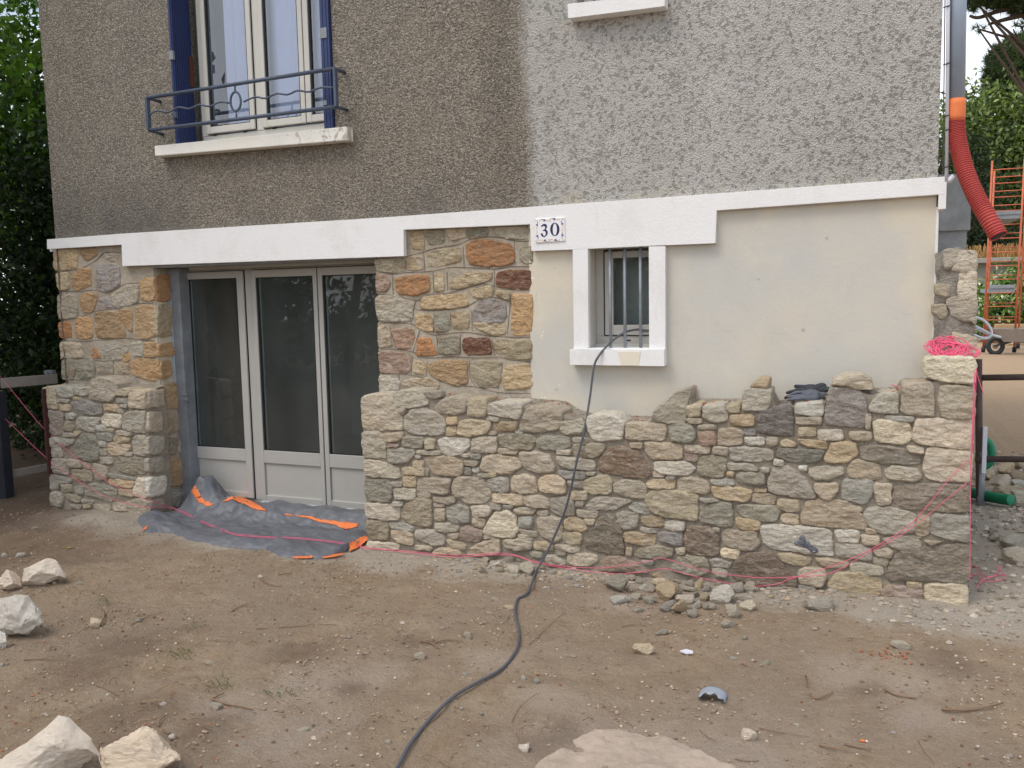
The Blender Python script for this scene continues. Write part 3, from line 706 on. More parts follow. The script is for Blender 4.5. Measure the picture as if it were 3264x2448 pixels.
SC = '''
b^ 25,175 120,165 150,200 180,370 170,395 50,390
g^ 150,170 270,165 330,190 345,260 290,285 190,260 155,220
b^ 330,180 505,178 500,240 440,265 370,245
g^ 505,270 530,80 640,78 780,130 790,230 720,320 620,310 510,280
t^ 770,220 820,190 910,200 905,250 850,262 780,245
b^ 900,270 920,200 1065,215 1070,385 1000,392 905,375
t 340,275 420,275 420,298 350,300
g 165,295 300,300 300,325 175,320
t 190,345 290,345 315,385 290,412 200,410
p 305,340 440,285 530,330 630,360 630,440 520,455 400,435
t 635,345 760,345 800,385 780,430 640,400
g 765,290 890,290 890,335 790,330
g 810,350 890,350 885,380 820,375
g 790,395 865,400 850,445 800,440
p 45,420 110,405 240,430 245,590 230,650 130,660 45,560
g 245,450 310,430 370,460 345,500 270,500
n 250,540 280,512 340,525 345,600 320,625 255,605
g 355,510 410,475 560,480 620,500 570,560 550,635 440,600 380,580
w 620,490 680,445 835,450 835,520 810,585 680,570 630,530
b 840,500 860,430 930,415 1066,415 1072,640 940,625 845,590
w 565,570 620,555 670,575 665,620 575,610
b 670,595 750,600 740,630 680,625
g 760,625 830,610 935,635 930,665 790,660
g 230,645 300,635 400,660 350,680 240,675
t 340,625 415,630 405,650 350,645
g 565,640 700,635 745,670 730,715 600,705
t 745,680 780,665 915,685 905,730 800,742 745,715
g 65,700 130,680 190,690 225,760 225,880 90,880 70,800
g 195,690 340,700 345,740 270,782 210,765
n 350,760 410,650 520,648 600,740 600,920 450,925 420,900 355,880
g 605,720 670,730 680,780 610,775
b 680,760 720,735 915,760 910,810 850,860 720,860 680,810
g 605,800 670,795 675,860 610,862
g 855,830 940,840 930,875 860,870
b 940,720 970,660 1068,662 1072,874 1050,875 960,850
g 85,900 200,890 290,930 290,1060 160,1040 85,1000
g 275,905 400,910 430,985 330,990 280,950
o 420,930 500,950 520,1005 440,980
g 605,880 720,890 740,950 620,945
n 760,920 800,880 1066,890 1074,1060 900,1050 790,1010
g 540,940 690,990 680,1110 590,1120 530,1010
n 320,1010 500,1010 530,1060 520,1135 400,1120 330,1080
g 685,1045 960,1090 970,1110 700,1080
t 690,1100 820,1090 960,1130 950,1195 850,1190 700,1150
g 95,1080 140,1060 320,1100 310,1150 200,1145 190,1210 100,1210
w 990,1100 1074,1085 1086,1300 1060,1305 950,1270 960,1180
g 205,1155 320,1160 330,1235 230,1230
g 345,1180 450,1180 440,1265 370,1255
n 460,1200 520,1145 640,1155 780,1220 770,1270 720,1340 560,1290 460,1260
t 795,1205 940,1205 950,1285 810,1265
g 100,1240 190,1235 235,1300 220,1390 110,1370
n 235,1260 300,1250 410,1290 400,1340 300,1335
g 420,1310 550,1330 540,1355 430,1350
t 440,1355 525,1350 510,1400 450,1400
b 530,1360 700,1370 720,1430 600,1440
b 730,1350 870,1355 885,1430 740,1430
b 870,1340 1000,1300 1095,1330 1095,1440 1000,1510 900,1480
g 300,1360 420,1370 410,1410 310,1400
g 700,1440 880,1450 900,1500 760,1490'''
SCR = '''
b 1074,216 1200,238 1208,340 1190,380 1078,386
b 1076,416 1220,418 1236,500 1230,620 1080,640
b 1078,664 1248,664 1248,790 1220,848 1082,872
g 1080,900 1235,866 1250,980 1240,1042 1084,1040
w 1084,1090 1260,1062 1276,1150 1256,1262 1092,1296
p 1100,1330 1240,1292 1258,1380 1240,1440 1110,1470'''
SD = '''
t 20,300 230,290 245,380 235,470 30,495 10,440
o 270,300 420,285 435,340 350,400 310,380
t 30,530 150,520 160,680 60,690
o 180,560 240,480 370,480 370,640 250,690 200,670
p 430,450 600,430 655,480 650,640 540,710 430,680
g 500,340 665,330 675,410 560,400
b 50,740 230,730 245,900 210,960 70,970 50,880
o 265,750 340,720 440,740 410,850 370,910 290,900
p 445,790 530,750 620,860 500,880 440,860
g 580,740 700,650 840,640 830,810 640,860 600,840
o 861,620 900,570 990,570 990,780 930,790 870,785
O 65,1005 175,1005 180,1150 110,1160 70,1140
o 220,970 300,960 385,970 385,1150 300,1165 225,1150
o 415,920 560,900 610,905 700,1080 710,1150 560,1160 430,1150
o 640,890 770,870 775,1090 730,1080 670,990
o 810,850 990,840 990,1130 920,1165 820,1160
b 75,1200 270,1210 290,1350 90,1350
O 370,1310 410,1245 470,1350 380,1355
g 475,1230 600,1210 750,1240 720,1310 660,1370 500,1370
o 665,1320 750,1310 755,1370 690,1385
b 770,1210 880,1200 880,1330 780,1340
o 890,1210 1010,1206 1012,1340 900,1340
n 90,1380 190,1370 220,1450 200,1560 95,1560
n 225,1380 400,1370 410,1540 240,1560
b 425,1400 590,1400 590,1540 430,1550
b 605,1400 740,1410 750,1540 620,1550
o 750,1400 850,1370 1030,1376 1040,1570 900,1560 780,1500'''
SDR = '''
O 998,540 1140,520 1145,790 1060,815 1002,790
t 1003,830 1150,820 1175,1130 1050,1160 1005,1130
o 1018,1206 1190,1200 1195,1320 1100,1345 1020,1342
o 1040,1376 1150,1380 1170,1520 1060,1572 1045,1560'''
SD2 = '''
o 1215,150 1390,110 1400,390 1330,405 1215,380
t 1240,440 1410,425 1415,620 1260,665
n 1255,690 1390,680 1380,860 1250,865
b 1400,690 1440,700 1440,855 1400,850
o 1265,890 1440,880 1455,1170 1290,1195
g 1280,1215 1450,1190 1460,1400 1290,1400'''
SE = '''
t 350,170 450,150 460,310 370,300
n 470,170 620,140 640,210 600,250 510,265
b 650,140 820,130 830,190 700,230
n 830,150 1000,120 1000,190 870,210 820,190
b 1050,130 1350,110 1350,210 1200,215 1080,180
n 50,400 295,390 290,490 150,500 60,480
t 320,380 440,375 450,475 320,480
t 490,340 620,310 780,300 770,400 600,455 500,440
O 820,260 960,225 1100,255 1200,270 1235,340 1210,430 1000,455 860,420 825,350
n 1280,290 1380,290 1380,430 1290,400
r 50,540 140,530 170,600 150,660 60,660
O 220,560 400,530 500,540 510,650 380,700 240,680
t 555,530 610,520 635,600 620,660 560,660
t 680,580 820,520 1040,505 1030,570 800,635 690,635
D 1080,520 1200,490 1365,490 1370,645 1200,640 1080,610
b 55,720 180,700 370,760 360,910 200,920 80,910 60,820
t 430,780 460,720 820,690 830,780 640,810 450,810
t 835,660 1030,620 1045,690 1040,700 920,730
t 1075,660 1190,680 1180,740 1085,700
p 880,850 930,760 1060,730 1150,780 1160,870 1120,930 980,930 890,910
t 890,940 1150,930 1150,1020 1050,1040 900,980
o 1220,690 1380,690 1385,830 1370,1030 1210,1030 1220,850
t 395,870 490,860 530,900 530,1000 470,1000 400,960
n 555,860 660,860 675,1000 560,1005
t 700,850 840,840 840,990 710,975
b 70,970 150,965 190,1130 80,1140
r 180,990 360,980 380,1050 340,1150 240,1150
O 400,1180 420,1060 510,1070 570,1190 500,1210 410,1210
n 585,1060 760,1050 765,1190 640,1200 590,1180
D 795,1070 1020,1070 1030,1200 840,1200 800,1150
t 1060,1100 1150,1080 1375,1080 1375,1240 1170,1230 1070,1160
r 80,1180 350,1200 340,1355 100,1360 85,1270
t 370,1270 460,1260 470,1370 380,1365
o 500,1290 620,1260 820,1260 830,1450 720,1465 540,1390 495,1350
n 860,1290 960,1260 1115,1260 1110,1400 1080,1480 950,1480 880,1400
t 1140,1310 1380,1280 1385,1480 1140,1500
b 80,1390 240,1385 245,1530 90,1530
b 260,1470 300,1430 450,1400 600,1450 580,1490 270,1510'''
SF = '''
g 440,210 545,205 500,300 445,320
w 490,325 550,215 640,220 635,340 560,335
w 545,350 640,345 635,515 540,515
t 385,435 460,440 450,500 390,485
g 450,530 640,520 640,610 600,670 500,640
t 366,570 440,570 440,620 410,655 370,610
b 495,750 635,790 630,900 510,880 500,800
g 600,660 640,655 635,690'''
def pl(txt, view, Y):
    return [tuple(P(*view(*[float(q) for q in t.split(',')]), Y)) for t in txt.split()]
def lines(txt, view, Y, mb, r=.0028):
    for ln in txt.strip().split('\n'):
        pts = pl(ln, view, Y); mb.tube(smooth_path(pts, 5) if len(pts) > 2 else pts, r, 5)
LE = '''300,370 400,345 550,300 750,265 860,220 980,203 1100,205 1240,235 1360,235
70,500 180,518 300,505 530,492 700,460 840,462 1050,475 1200,455 1370,452
50,685 200,700 400,740 520,690 640,685 850,630 960,600 1100,632 1250,655 1370,658
390,820 540,830 800,805 850,780 960,725 1060,715 1200,755
75,935 330,940 430,980 530,1035 720,1018 880,1020 1060,1050 1370,1055
80,1155 280,1165 400,1195 480,1235 700,1222 900,1232 1100,1230 1200,1250 1370,1265
80,1365 280,1370 480,1405 700,1460 900,1480 1080,1525 1370,1535
300,395 305,500
455,345 465,490
795,285 800,460
1230,240 1235,440
190,535 195,690
535,500 545,685
655,500 660,660
1060,480 1055,700
390,740 345,930
1200,690 1170,1030
545,850 540,1030
680,860 690,1000
865,830 870,1000
165,960 215,1150
420,1000 365,1180
565,1040 585,1210
770,1030 770,1200
1035,1080 1065,1220
360,1215 350,1370
485,1260 480,1390
845,1260 855,1400 900,1475
1130,1270 1090,1500
245,1380 245,1530'''
LD = '''30,510 230,490 400,410 500,325 660,320
50,705 250,700 400,690 520,720 600,690 700,630 840,620
50,975 220,970 400,900 620,865 800,825 980,815
70,1185 300,1190 500,1175 720,1160 870,1180 990,1185
90,1355 300,1360 550,1395 740,1395 870,1350 1000,1360
110,1565 380,1580
780,1535 900,1560 1000,1585'''
def mortar_body(name, prof, Yf, Yb, mat, parent, x0c=True, st=.02, amp=.006, zb=-.15, topamp=.012, ledge=.0):
    """rubble wall body: prof = [(x,z)...] top edge; front face, rough top sloping up to the back, end faces"""
    prof = sorted(prof); xs = list(np.arange(prof[0][0], prof[-1][0], st))+[prof[-1][0]]
    def top(x):
        for (a, za), (b, zb_) in zip(prof, prof[1:]):
            if a <= x <= b: return za+(zb_-za)*((x-a)/(b-a) if b > a else 0)
        return prof[-1][1]
    NZ = 60; ND = max(3, int((Yb-Yf)/.03)); cols = []
    for x in xs:
        t = top(x); c = []
        for j in range(NZ+1):
            z = zb+(t-zb)*j/NZ; d = amp*(noise.noise((x*13, z*13, 2))+.6*noise.noise((x*40, z*40, 5)))
            if j == NZ: d += .006
            c.append((x+amp*.6*noise.noise((z*17, x, 8)), Yf+.002-d*1.0, z))
        for k in range(1, ND+1):
            y = Yf+(Yb-Yf)*k/ND; c.append((x, y, t+ledge*(k/ND)**2+topamp*(noise.noise((x*9, y*9, 3))+.6*noise.noise((x*30, y*30, 6)))*(1 if k < ND else .5)))
        cols.append(c)
    m = len(cols[0]); mb = MB(); vs = [p for c in cols for p in c]; fs = []
    for i in range(len(cols)-1):
        for j in range(m-1): fs.append((i*m+j, (i+1)*m+j, (i+1)*m+j+1, i*m+j+1))
    mb.add(vs, fs)
    for c in (cols[0], cols[-1]):       # rough ends
        NE = 8; g = []
        for p in c[:NZ+1]:
            for k in range(NE+1):
                g.append((p[0]+(.008*noise.noise((p[2]*14, k*.6, p[0])) if 0 < k < NE else 0), p[1]+(Yb-p[1])*k/NE, p[2]))
        e = [(j*(NE+1)+k, j*(NE+1)+k+1, (j+1)*(NE+1)+k+1, (j+1)*(NE+1)+k) for j in range(NZ) for k in range(NE)]
        mb.add(g, e)
    return mb.build(name, mat, parent, smooth=True)
# ---------------------------------------------------------------- the house
XL, XR = float(P(*v1(325, 1390), .02)[0]), .352
ZB, ZT = 2.127, 2.127     # render starts behind the band
house = thing('house', 'grey roughcast house with white bands, stone base and numbered doorway wall under repair', 'house', (XL, 0, 0))
def hole_wall(mb, x0, x1, z0, z1, Y, holes, depth, st=None):
    xs = sorted({x0, x1}|{h[0] for h in holes}|{h[1] for h in holes}); zs = sorted({z0, z1}|{h[2] for h in holes}|{h[3] for h in holes})
    xs = [x for x in xs if x0 <= x <= x1]; zs = [z for z in zs if z0 <= z <= z1]
    for a, b in zip(xs, xs[1:]):
        for c, d in zip(zs, zs[1:]):
            if any(h[0] <= a and b <= h[1] and h[2] <= c and d <= h[3] for h in holes): continue
            mb.add([(a, Y, c), (b, Y, c), (b, Y, d), (a, Y, d)], [(0, 1, 2, 3)])
    for a, b, c, d in holes:
        c2 = max(c, z0); D = Y+depth
        mb.add([(a, Y, c2), (a, D, c2), (a, D, d), (a, Y, d)], [(0, 1, 2, 3)]); mb.add([(b, Y, c2), (b, D, c2), (b, D, d), (b, Y, d)], [(0, 1, 2, 3)])
        mb.add([(a, Y, d), (b, Y, d), (b, D, d), (a, D, d)], [(0, 1, 2, 3)]); mb.add([(a, Y, c2), (b, Y, c2), (b, D, c2), (a, D, c2)], [(0, 1, 2, 3)])
UW = (-4.52, -3.19, 2.70, 4.25); UW2 = (-1.53, -1.04, 3.222, 4.10); SW = (-1.476, -1.113, 1.276, 1.864)
m = MB(); hole_wall(m, XL, XR, 2.10, 5.2, .02, [UW, UW2], .24); m.build('roughcast_wall', M['render'], house)
m = MB(); hole_wall(m, -1.86, XR, -.2, 2.12, .04, [SW], .20); m.build('plaster_wall', M['cream'], house)
m = MB(); m.add([(XR, .02, 2.05), (XR, 6.6, 2.05), (XR, 6.6, 5.2), (XR, .02, 5.2)], [(0, 1, 2, 3)]); m.add([(XL, .02, -.2), (XL, 6.6, -.2), (XL, 6.6, 5.2), (XL, .02, 5.2)], [(0, 1, 2, 3)])
m.add([(XL, 6.6, -.2), (XR, 6.6, -.2), (XR, 6.6, 5.2), (XL, 6.6, 5.2)], [(0, 1, 2, 3)]); m.build('side_wall', M['render'], house)
m = MB(); m.add([(XR, .04, -.2), (XR, 6.6, -.2), (XR, 6.6, 2.05), (XR, .04, 2.05)], [(0, 1, 2, 3)]); m.build('side_base', M['concrete'], house)
m = MB(); m.box((XL-.4, -.4, 5.2), (XR+.4, 7.0, 5.32)); m.add([(XL-.4, -.4, 5.32), (XR+.4, -.4, 5.32), (XR+.4, 3.3, 7.4), (XL-.4, 3.3, 7.4), (XL-.4, 7, 5.32), (XR+.4, 7, 5.32)], [(0, 1, 2, 3), (3, 2, 5, 4), (0, 3, 4), (1, 5, 2)])
m.build('roof', simple('slate', lin(80, 82, 90), .7, 0, 8, .2, .004), house)
# white band: stepped profile, posts and sill of the small window
q = lambda v, x, y: (float(P(*v(x, y), 0)[0]), float(P(*v(x, y), 0)[2]))
band = [q(v1, 278, 1407), q(v1, 720, 1373), q(v1, 2212, 1281), q(v2, 2212, 1135), q(v3, 1683, 1167), q(v3, 1681, 1283), q(v3, 175, 1391), q(v3, 166, 1607), q(v2, 1885, 1441),
        q(v2, 1340, 1466), q(v2, 1096, 1475), q(v2, 1087, 1318), q(v2, 345, 1350), q(v2, 346, 1505), q(v1, 721, 1564), q(v1, 716, 1438), q(v1, 279, 1464)]
m = MB(); m.prism(band, -.004, .035)
m.prism([(-1.567, 1.8620), (-1.474, 1.8625), (-1.476, 1.276), (-1.567, 1.276)], -.004, .038)
m.prism([(-1.113, 1.8610), (-1.019, 1.8595), (-1.020, 1.276), (-1.113, 1.276)], -.004, .038)
m.box((.358, -.003, 1.985), (.392, 6.62, 2.118)); m.box((XL-.09, .036, 2.02), (XL-.001, 6.6, 2.118))
m.build('white_band', M['white'], house, bevel=.005)
m = MB(); m.prism([(-1.583, 1.2755), (-1.019, 1.2755), (-1.019, 1.183), (-1.04, 1.182), (-1.583, 1.184)], -.035, .038); m.box((-1.475, -.001, 1.20), (-1.114, .235, 1.270+.012))
sb = m.build('small_window_sill', M['white'], house, bevel=.006)
m = MB(); m.prism([q(vW, 610, 1418), q(vW, 895, 1420), q(vW, 865, 1592), q(vW, 655, 1590)], -.0385, -.034); m.build('sill_patch', simple('cream_patch', lin(222, 214, 196), .8, 0, 8, .05, .001), sb)
m = MB(); m.box((XR, .038, 1.15), (XR+.012, .10, 2.0)); m.build('corner_trim', M['white'], house)
# old masonry: left pillar and middle pier
JX = -4.835
DS[0] = .22
om = MB(); wallstones(om, SD, vD, .045, .010, -.03, .012, .011, .08, grow=.009); revealstones(om, SDR, vD, JX); revealstones(om, SD2, vC, JX); om.build('old_masonry', M['oldstone'], house, smooth=True)
om = MB(); wallstones(om, SE, vE, .045, .010, -.03, .011, .012, .08, grow=.009); om.build('old_masonry', M['oldstone'], house, smooth=True)
m = MB()
def flat(x0, x1, z0, z1, Y, st=.03, amp=.005):
    nx = int((x1-x0)/st)+2; nz = int((z1-z0)/st)+2; vs = []
    for j in range(nz):
        for i in range(nx):
            x = x0+(x1-x0)*i/(nx-1); z = z0+(z1-z0)*j/(nz-1); vs.append((x, Y+amp*noise.noise((x*12, z*12, 1)), z))
    m.add(vs, [(j*nx+i, j*nx+i+1, (j+1)*nx+i+1, (j+1)*nx+i) for j in range(nz-1) for i in range(nx-1)])
flat(XL, JX-.003, -.2, 2.12, .043); flat(-2.925, -1.855, -.2, 2.12, .043); flat(JX, -2.93, 1.862, 2.12, .046)
m.box((JX-.03, .05, -.2), (JX-.002, .36, 1.86)); m.box((-2.925, .05, -.2), (-2.915, .30, 1.86))
m.build('old_mortar', M['oldmortar'], house, smooth=True)
jm = simple('joint_mortar', lin(122, 112, 98), .9, 0, 20, .2, 0)  # dark mortar of the old wall's joints
for L_, v_ in ((LE, vE), (LD, vD)):
    m = MB(); lines(L_, v_, .041, m, .0022); m.build('joint_lines', jm, house)
m = MB(); x = -2.9
for z in np.arange(.95, 1.85, .17): m.box((-2.947, .05, z), (-2.925, .22, z+.155), jcol('t'))
m.build('reveal_stones', M['oldstone'], house, bevel=.01)
DS[0] = .38
# lintel soffit and galvanised jamb post
m = MB(); m.box((JX-.02, .038, 1.862), (-2.93, .40, 1.90)); m.build('lintel', M['concrete'], house)
m = MB(); m.box((-4.834, .19, .08), (-4.741, .20, 1.858)); m.box((-4.751, .201, .08), (-4.741, .29, 1.858)); jb = m.build('steel_jamb', M['galv'], house, bevel=.002)
m = MB(); m.box((-4.765, .178, .86), (-4.715, .20, .885)); m.box((-4.765, .178, .90), (-4.72, .195, .912)); m.build('latch', M['galv'], jb)
m = MB(); m.box((-4.8345, .184, .85), (-4.826, .1895, 1.83)); m.build('sealant', simple('pale_blue_sealant', lin(160, 186, 208), .6, 0, 20, .1, 0), jb)
# french door: frame, leaves, panes
DY = .30
door = MB(); door.box((-4.847, DY, 0.042), (-2.935, DY+.05, 0.103)); door.box((-4.847, DY, 1.833), (-2.935, DY+.05, 1.865)); door.box((-4.847, DY-.01, 0.103), (-4.791, DY+.05, 1.833)); door.box((-4.215, DY-.004, 0.103), (-4.147, DY+.05, 1.833)); door.box((-2.990, DY, 0.103), (-2.935, DY+.05, 1.833))
door.box((-4.645, .20, 1.845), (-2.965, .235, 1.864)); door.box((-4.796, .06, 0.012), (-2.955, DY-.001, 0.037))
dob = door.build('french_door', M['frame'], house, bevel=.003)
def leaf(parent, x0, x1, z0, z1, Y, glassz, mat, gm, panel=None, st=.042, g0=None, g1=None):
    g0 = g0 or x0+st; g1 = g1 or x1-st; zb, zt = glassz; b = MB()
    b.box((x0, Y-.022, z0), (g0, Y+.03, z1)); b.box((g1, Y-.022, z0), (x1, Y+.03, z1)); b.box((g0+.0005, Y-.021, zt), (g1-.0005, Y+.03, z1-.0005))
    if panel:
        p0, p1, pz0, pz1 = panel
        b.box((g0+.0005, Y-.021, pz1), (g1-.0005, Y+.03, zb)); b.box((g0+.0005, Y-.021, z0+.0005), (g1-.0005, Y+.03, pz0)); b.box((g0+.001, Y-.006, pz0-.01), (g1-.001, Y+.02, pz1+.01))
    else: b.box((g0+.0005, Y-.021, z0+.0005), (g1-.0005, Y+.03, zb))
    o = b.build('leaf', mat, parent, bevel=.003)
    s = MB(); w = .012
    for a, c in (((g0, zb), (g0+w, zt)), ((g1-w, zb), (g1, zt)), ((g0+w, zb), (g1-w, zb+w*.6)), ((g0+w, zt-w*.6), (g1-w, zt))): s.box((a[0]+.0004, Y-.012, a[1]+.0004), (c[0]-.0004, Y+.012, c[1]-.0004))
    for a, c in (((x0-.004, z0), (x0, z1)), ((x1, z0), (x1+.004, z1))): s.box((a[0], Y-.010, a[1]), (c[0], Y+.02, c[1]))
    s.build('gasket', M['gasket'], parent)
    s = MB(); s.box((g0+w+.002, Y+.006, zb+.006), (g0+w+.014, Y+.016, zt-.006)); s.build('spacer_bar', M['spacer'], parent)
    s = MB(); s.add([(g0+.001, Y-.002, zb+.001), (g1-.001, Y-.002, zb+.001), (g1-.001, Y-.002, zt-.001), (g0+.001, Y-.002, zt-.001)], [(0, 1, 2, 3)]); s.build('pane', gm, parent)
    return o
leaf(dob, -4.787, -4.220, 0.113, 1.829, DY, (0.490, 1.777), M['frame'], M['glass'], (-4.746, -4.273, 0.158, 0.398), g0=-4.754, g1=-4.279)
leaf(dob, -4.143, -3.572, 0.095, 1.829, DY, (0.490, 1.774), M['frame'], M['glass'], (-4.104, -3.602, 0.148, 0.394), g0=-4.108, g1=-3.605)
leaf(dob, -3.562, -2.995, 0.095, 1.829, DY, (0.490, 1.774), M['frame'], M['glass'], (-3.521, -3.056, 0.148, 0.394), g0=-3.526, g1=-3.031)
m = MB(); m.box((-4.145, DY-.03, 0.080), (-3.572, DY+.01, 0.101)); m.box((-3.562, DY-.03, 0.080), (-2.995, DY+.01, 0.101)); m.build('drip_rail', M['pvc'], dob)
# room behind the door
m = MB(); a, b, c, d, e0, e1 = -5.5, -2.2, .40, 3.6, .02, 2.02
m.add([(a, c, e0), (b, c, e0), (b, d, e0), (a, d, e0), (a, c, e1), (b, c, e1), (b, d, e1), (a, d, e1)], [(0, 1, 2, 3), (4, 7, 6, 5), (1, 2, 6, 5), (2, 3, 7, 6), (3, 0, 4, 7)])
for o0, o1 in ((a, -4.86), (-2.91, b)): m.add([(o0, c, e0), (o1, c, e0), (o1, c, e1), (o0, c, e1)], [(0, 1, 2, 3)])
m.build('room', M['interior'], house)
m = MB(); m.add([(-4.86, .75, .03), (-4.60, .72, .03), (-4.66, .68, 1.9), (-4.90, .70, 1.9), (-4.86, .79, .03), (-4.60, .76, .03), (-4.66, .72, 1.9), (-4.90, .74, 1.9)], [(0, 1, 2, 3), (7, 6, 5, 4), (1, 5, 6, 2), (0, 3, 7, 4), (3, 2, 6, 7)]); m.build('indoor_board', M['darkbrown'], house)
m = MB(); m.box((-4.1, 1.6, .03), (-3.2, 2.2, .30)); m.box((-4.0, 1.65, .30), (-3.3, 2.15, .34)); m.build('indoor_crate', M['darkbrown'], house)
# upstairs window
UY = .2
uo = MB(); uo.box((-4.445, UY, 2.705), (-3.19, UY+.05, 2.80)); uo.box((-4.445, UY-.005, 2.80), (-4.398, UY+.05, 4.24)); uo.box((-3.958, UY-.004, 2.80), (-3.898, UY+.05, 4.24)); uo.box((-3.24, UY, 2.80), (-3.19, UY+.05, 4.24))
uw = uo.build('upstairs_window', M['frameup'], house, bevel=.003)
leaf(uw, -4.394, -3.962, 2.812, 4.24, UY, (2.858, 4.2), M['frameup'], M['glassup'], g0=-4.360, g1=-4.001)
leaf(uw, -3.894, -3.532, 2.812, 4.24, UY, (2.858, 4.2), M['frameup'], M['glassup'], g0=-3.857, g1=-3.568)
leaf(uw, -3.524, -3.245, 2.812, 4.24, UY, (2.858, 4.2), M['frameup'], M['glassup'], g0=-3.482, g1=-3.28)
for px in ((645, 1490), (975, 1452), (1298, 1413)):
    m = MB(); p = P(*vU(*px), UY); m.box((p[0]-.018, UY-.004, p[2]-.005), (p[0]+.018, UY-.0005, p[2]+.005)); m.build('weep_slot', M['gasket'], uw)
# curtains in place of the panes' sky reflection, and room upstairs
def curtain(x0, x1, z0, z1, Y, amp, k):
    b = MB(); n = 60; vs = []
    for i in range(n+1):
        x = x0+(x1-x0)*i/n; y = Y+amp*math.sin(i/n*k)+amp*.4*math.sin(i/n*k*2.7+1); vs += [(x, y, z0), (x, y, z1)]
    b.add(vs, [(2*i, 2*i+2, 2*i+3, 2*i+1) for i in range(n)]); return b
curtain(-4.27, -3.2, 2.72, 4.3, .275, .012, 40).build('sky_tinted_curtain', M['curtain'], house, smooth=True)  # bluish sheet replacing the sky's reflection on the panes
curtain(-4.58, -4.42, 2.72, 4.3, .34, .015, 8).build('grey_drape', M['drape'], house, smooth=True)
m = MB(); a, b, c, d, e0, e1 = -5.3, -2.4, .30, 3.4, 2.66, 4.7
m.add([(a, c, e0), (b, c, e0), (b, d, e0), (a, d, e0), (a, c, e1), (b, c, e1), (b, d, e1), (a, d, e1)], [(0, 1, 2, 3), (4, 7, 6, 5), (1, 2, 6, 5), (2, 3, 7, 6), (3, 0, 4, 7)])
for o0, o1 in ((a, -4.53), (-3.18, b)): m.add([(o0, c, e0), (o1, c, e0), (o1, c, e1), (o0, c, e1)], [(0, 1, 2, 3)])
m.build('upstairs_room', M['interior'], house)
m = MB(); m.prism([(-4.657, 2.7135), (-3.055, 2.699), (-3.056, 2.612), (-4.657, 2.641)], -.06, .021); m.box((-4.515, .0215, 2.640), (-3.195, .255, 2.706)); m.build('upstairs_sill', M['sill'], house, bevel=.006)
# second upstairs window (its sill just enters the picture)
p0, p1, p2, p3 = [P(*v2(*t), -.06) for t in ((1304, 22), (1880, -40), (1880, 36), (1309, 108))]
m = MB(); m.prism([(p0[0], p0[2]), (p1[0], p1[2]), (p2[0], p2[2]), (p3[0], p3[2])], -.06, .021); m.box((-1.528, .0215, 3.16), (-1.042, .25, 3.220)); m.build('upper_sill', M['white'], house, bevel=.006)
m = MB(); m.box((-1.528, .14, 3.2215), (-1.042, .2, 3.27)); m.box((-1.528, .14, 3.27), (-1.48, .2, 4.09)); m.box((-1.09, .14, 3.27), (-1.042, .2, 4.09)); m.box((-1.48, .14, 4.04), (-1.09, .2, 4.09)); s2 = m.build('upper_window', M['frameup'], house, bevel=.003)
m = MB(); m.add([(-1.48, .18, 3.27), (-1.09, .18, 3.27), (-1.09, .18, 4.04), (-1.48, .18, 4.04)], [(0, 1, 2, 3)]); m.build('pane', M['glassup'], s2)
m = MB(); m.box((-1.7, .3, 3.1), (-.8, 1.5, 4.3)); m.build('upper_room', M['interior'], house)
# shutters folded into the reveals
m = MB(); m.box((-4.516, -.002, 2.708), (-4.500, .19, 4.24))
for k in range(11): m.box((-4.4998, .004+k*.0165, 2.71), (-4.492, .0135+k*.0165, 4.23))
sh = m.build('shutter', M['blue'], house)
sh['label'] = 'blue grooved shutter folded against the left side of the opening'
m = MB(); m.box((-4.522, -.012, 2.90), (-4.485, .006, 2.94)); m.build('hinge', M['rail'], sh)
m = MB(); m.box((-4.522, -.012, 3.30), (-4.485, .006, 3.36)); m.build('hinge', M['galv'], sh)
m = MB(); m.box((-4.4918, .150, 3.15), (-4.487, .185, 3.36)); m.build('bare_wood_edge', simple('rust_wood', lin(96, 56, 38), .8, 0, 30, .2, 0), sh)
m = MB(); m.box((-3.260, -.004, 2.712), (-3.240, .17, 4.24)); m.box((-3.236, -.004, 2.712), (-3.214, .17, 4.24)); m.box((-3.210, -.004, 2.712), (-3.195, .17, 4.24)); sh = m.build('shutter', M['blue'], house)
m = MB(); m.box((-3.262, -.010, 3.28), (-3.21, -.005, 3.345)); m.build('hinge', M['galv'], sh)
m = MB(); m.box((-3.262, -.010, 2.86), (-3.23, -.005, 2.89)); m.build('hinge', M['galv'], sh)
# guard rail
rl = thing('window_guard_rail', 'blue-grey iron rail with wavy bar and ring, fixed across the upstairs window', 'guard rail', (-3.9, -.11, 2.7)); RY = -.11
def rp(v, x, y, Y=RY): return tuple(P(*v(x, y), Y))
TL, TRr, BL, BR = rp(v1, 865, 575), rp(v1, 1968, 402), rp(v1, 876, 765), rp(v1, 1972, 628)
for a, b, wl, wr in ((TL, TRr, (940, 597), (2022, 425)), (BL, BR, (955, 790), (2036, 645))):
    w0 = P(*v1(*wl), .015); w1 = P(*v1(*wr), .015); m = MB()
    m.tube([(w0[0], .022, w0[2]), (a[0], a[1], a[2])], .011, 10); m.tube([a, b], .0125, 10); m.tube([b, (w1[0], .022, w1[2])], .011, 10); m.build('rail_bar', M['rail'], rl, smooth=True)
for a, b in ((TL, BL), (TRr, BR)):
    m = MB(); m.box((a[0]-.009, a[1]-.016, b[2]), (a[0]+.009, a[1]+.016, a[2])); m.build('end_post', M['rail'], rl, bevel=.002)
cx, cy = (868, 1118); c = P(*vU(cx, cy), RY); m = MB(); ring = [(c[0]+.042*math.cos(t), RY, c[2]+.062*math.sin(t)) for t in np.linspace(0, 2*math.pi, 33)]
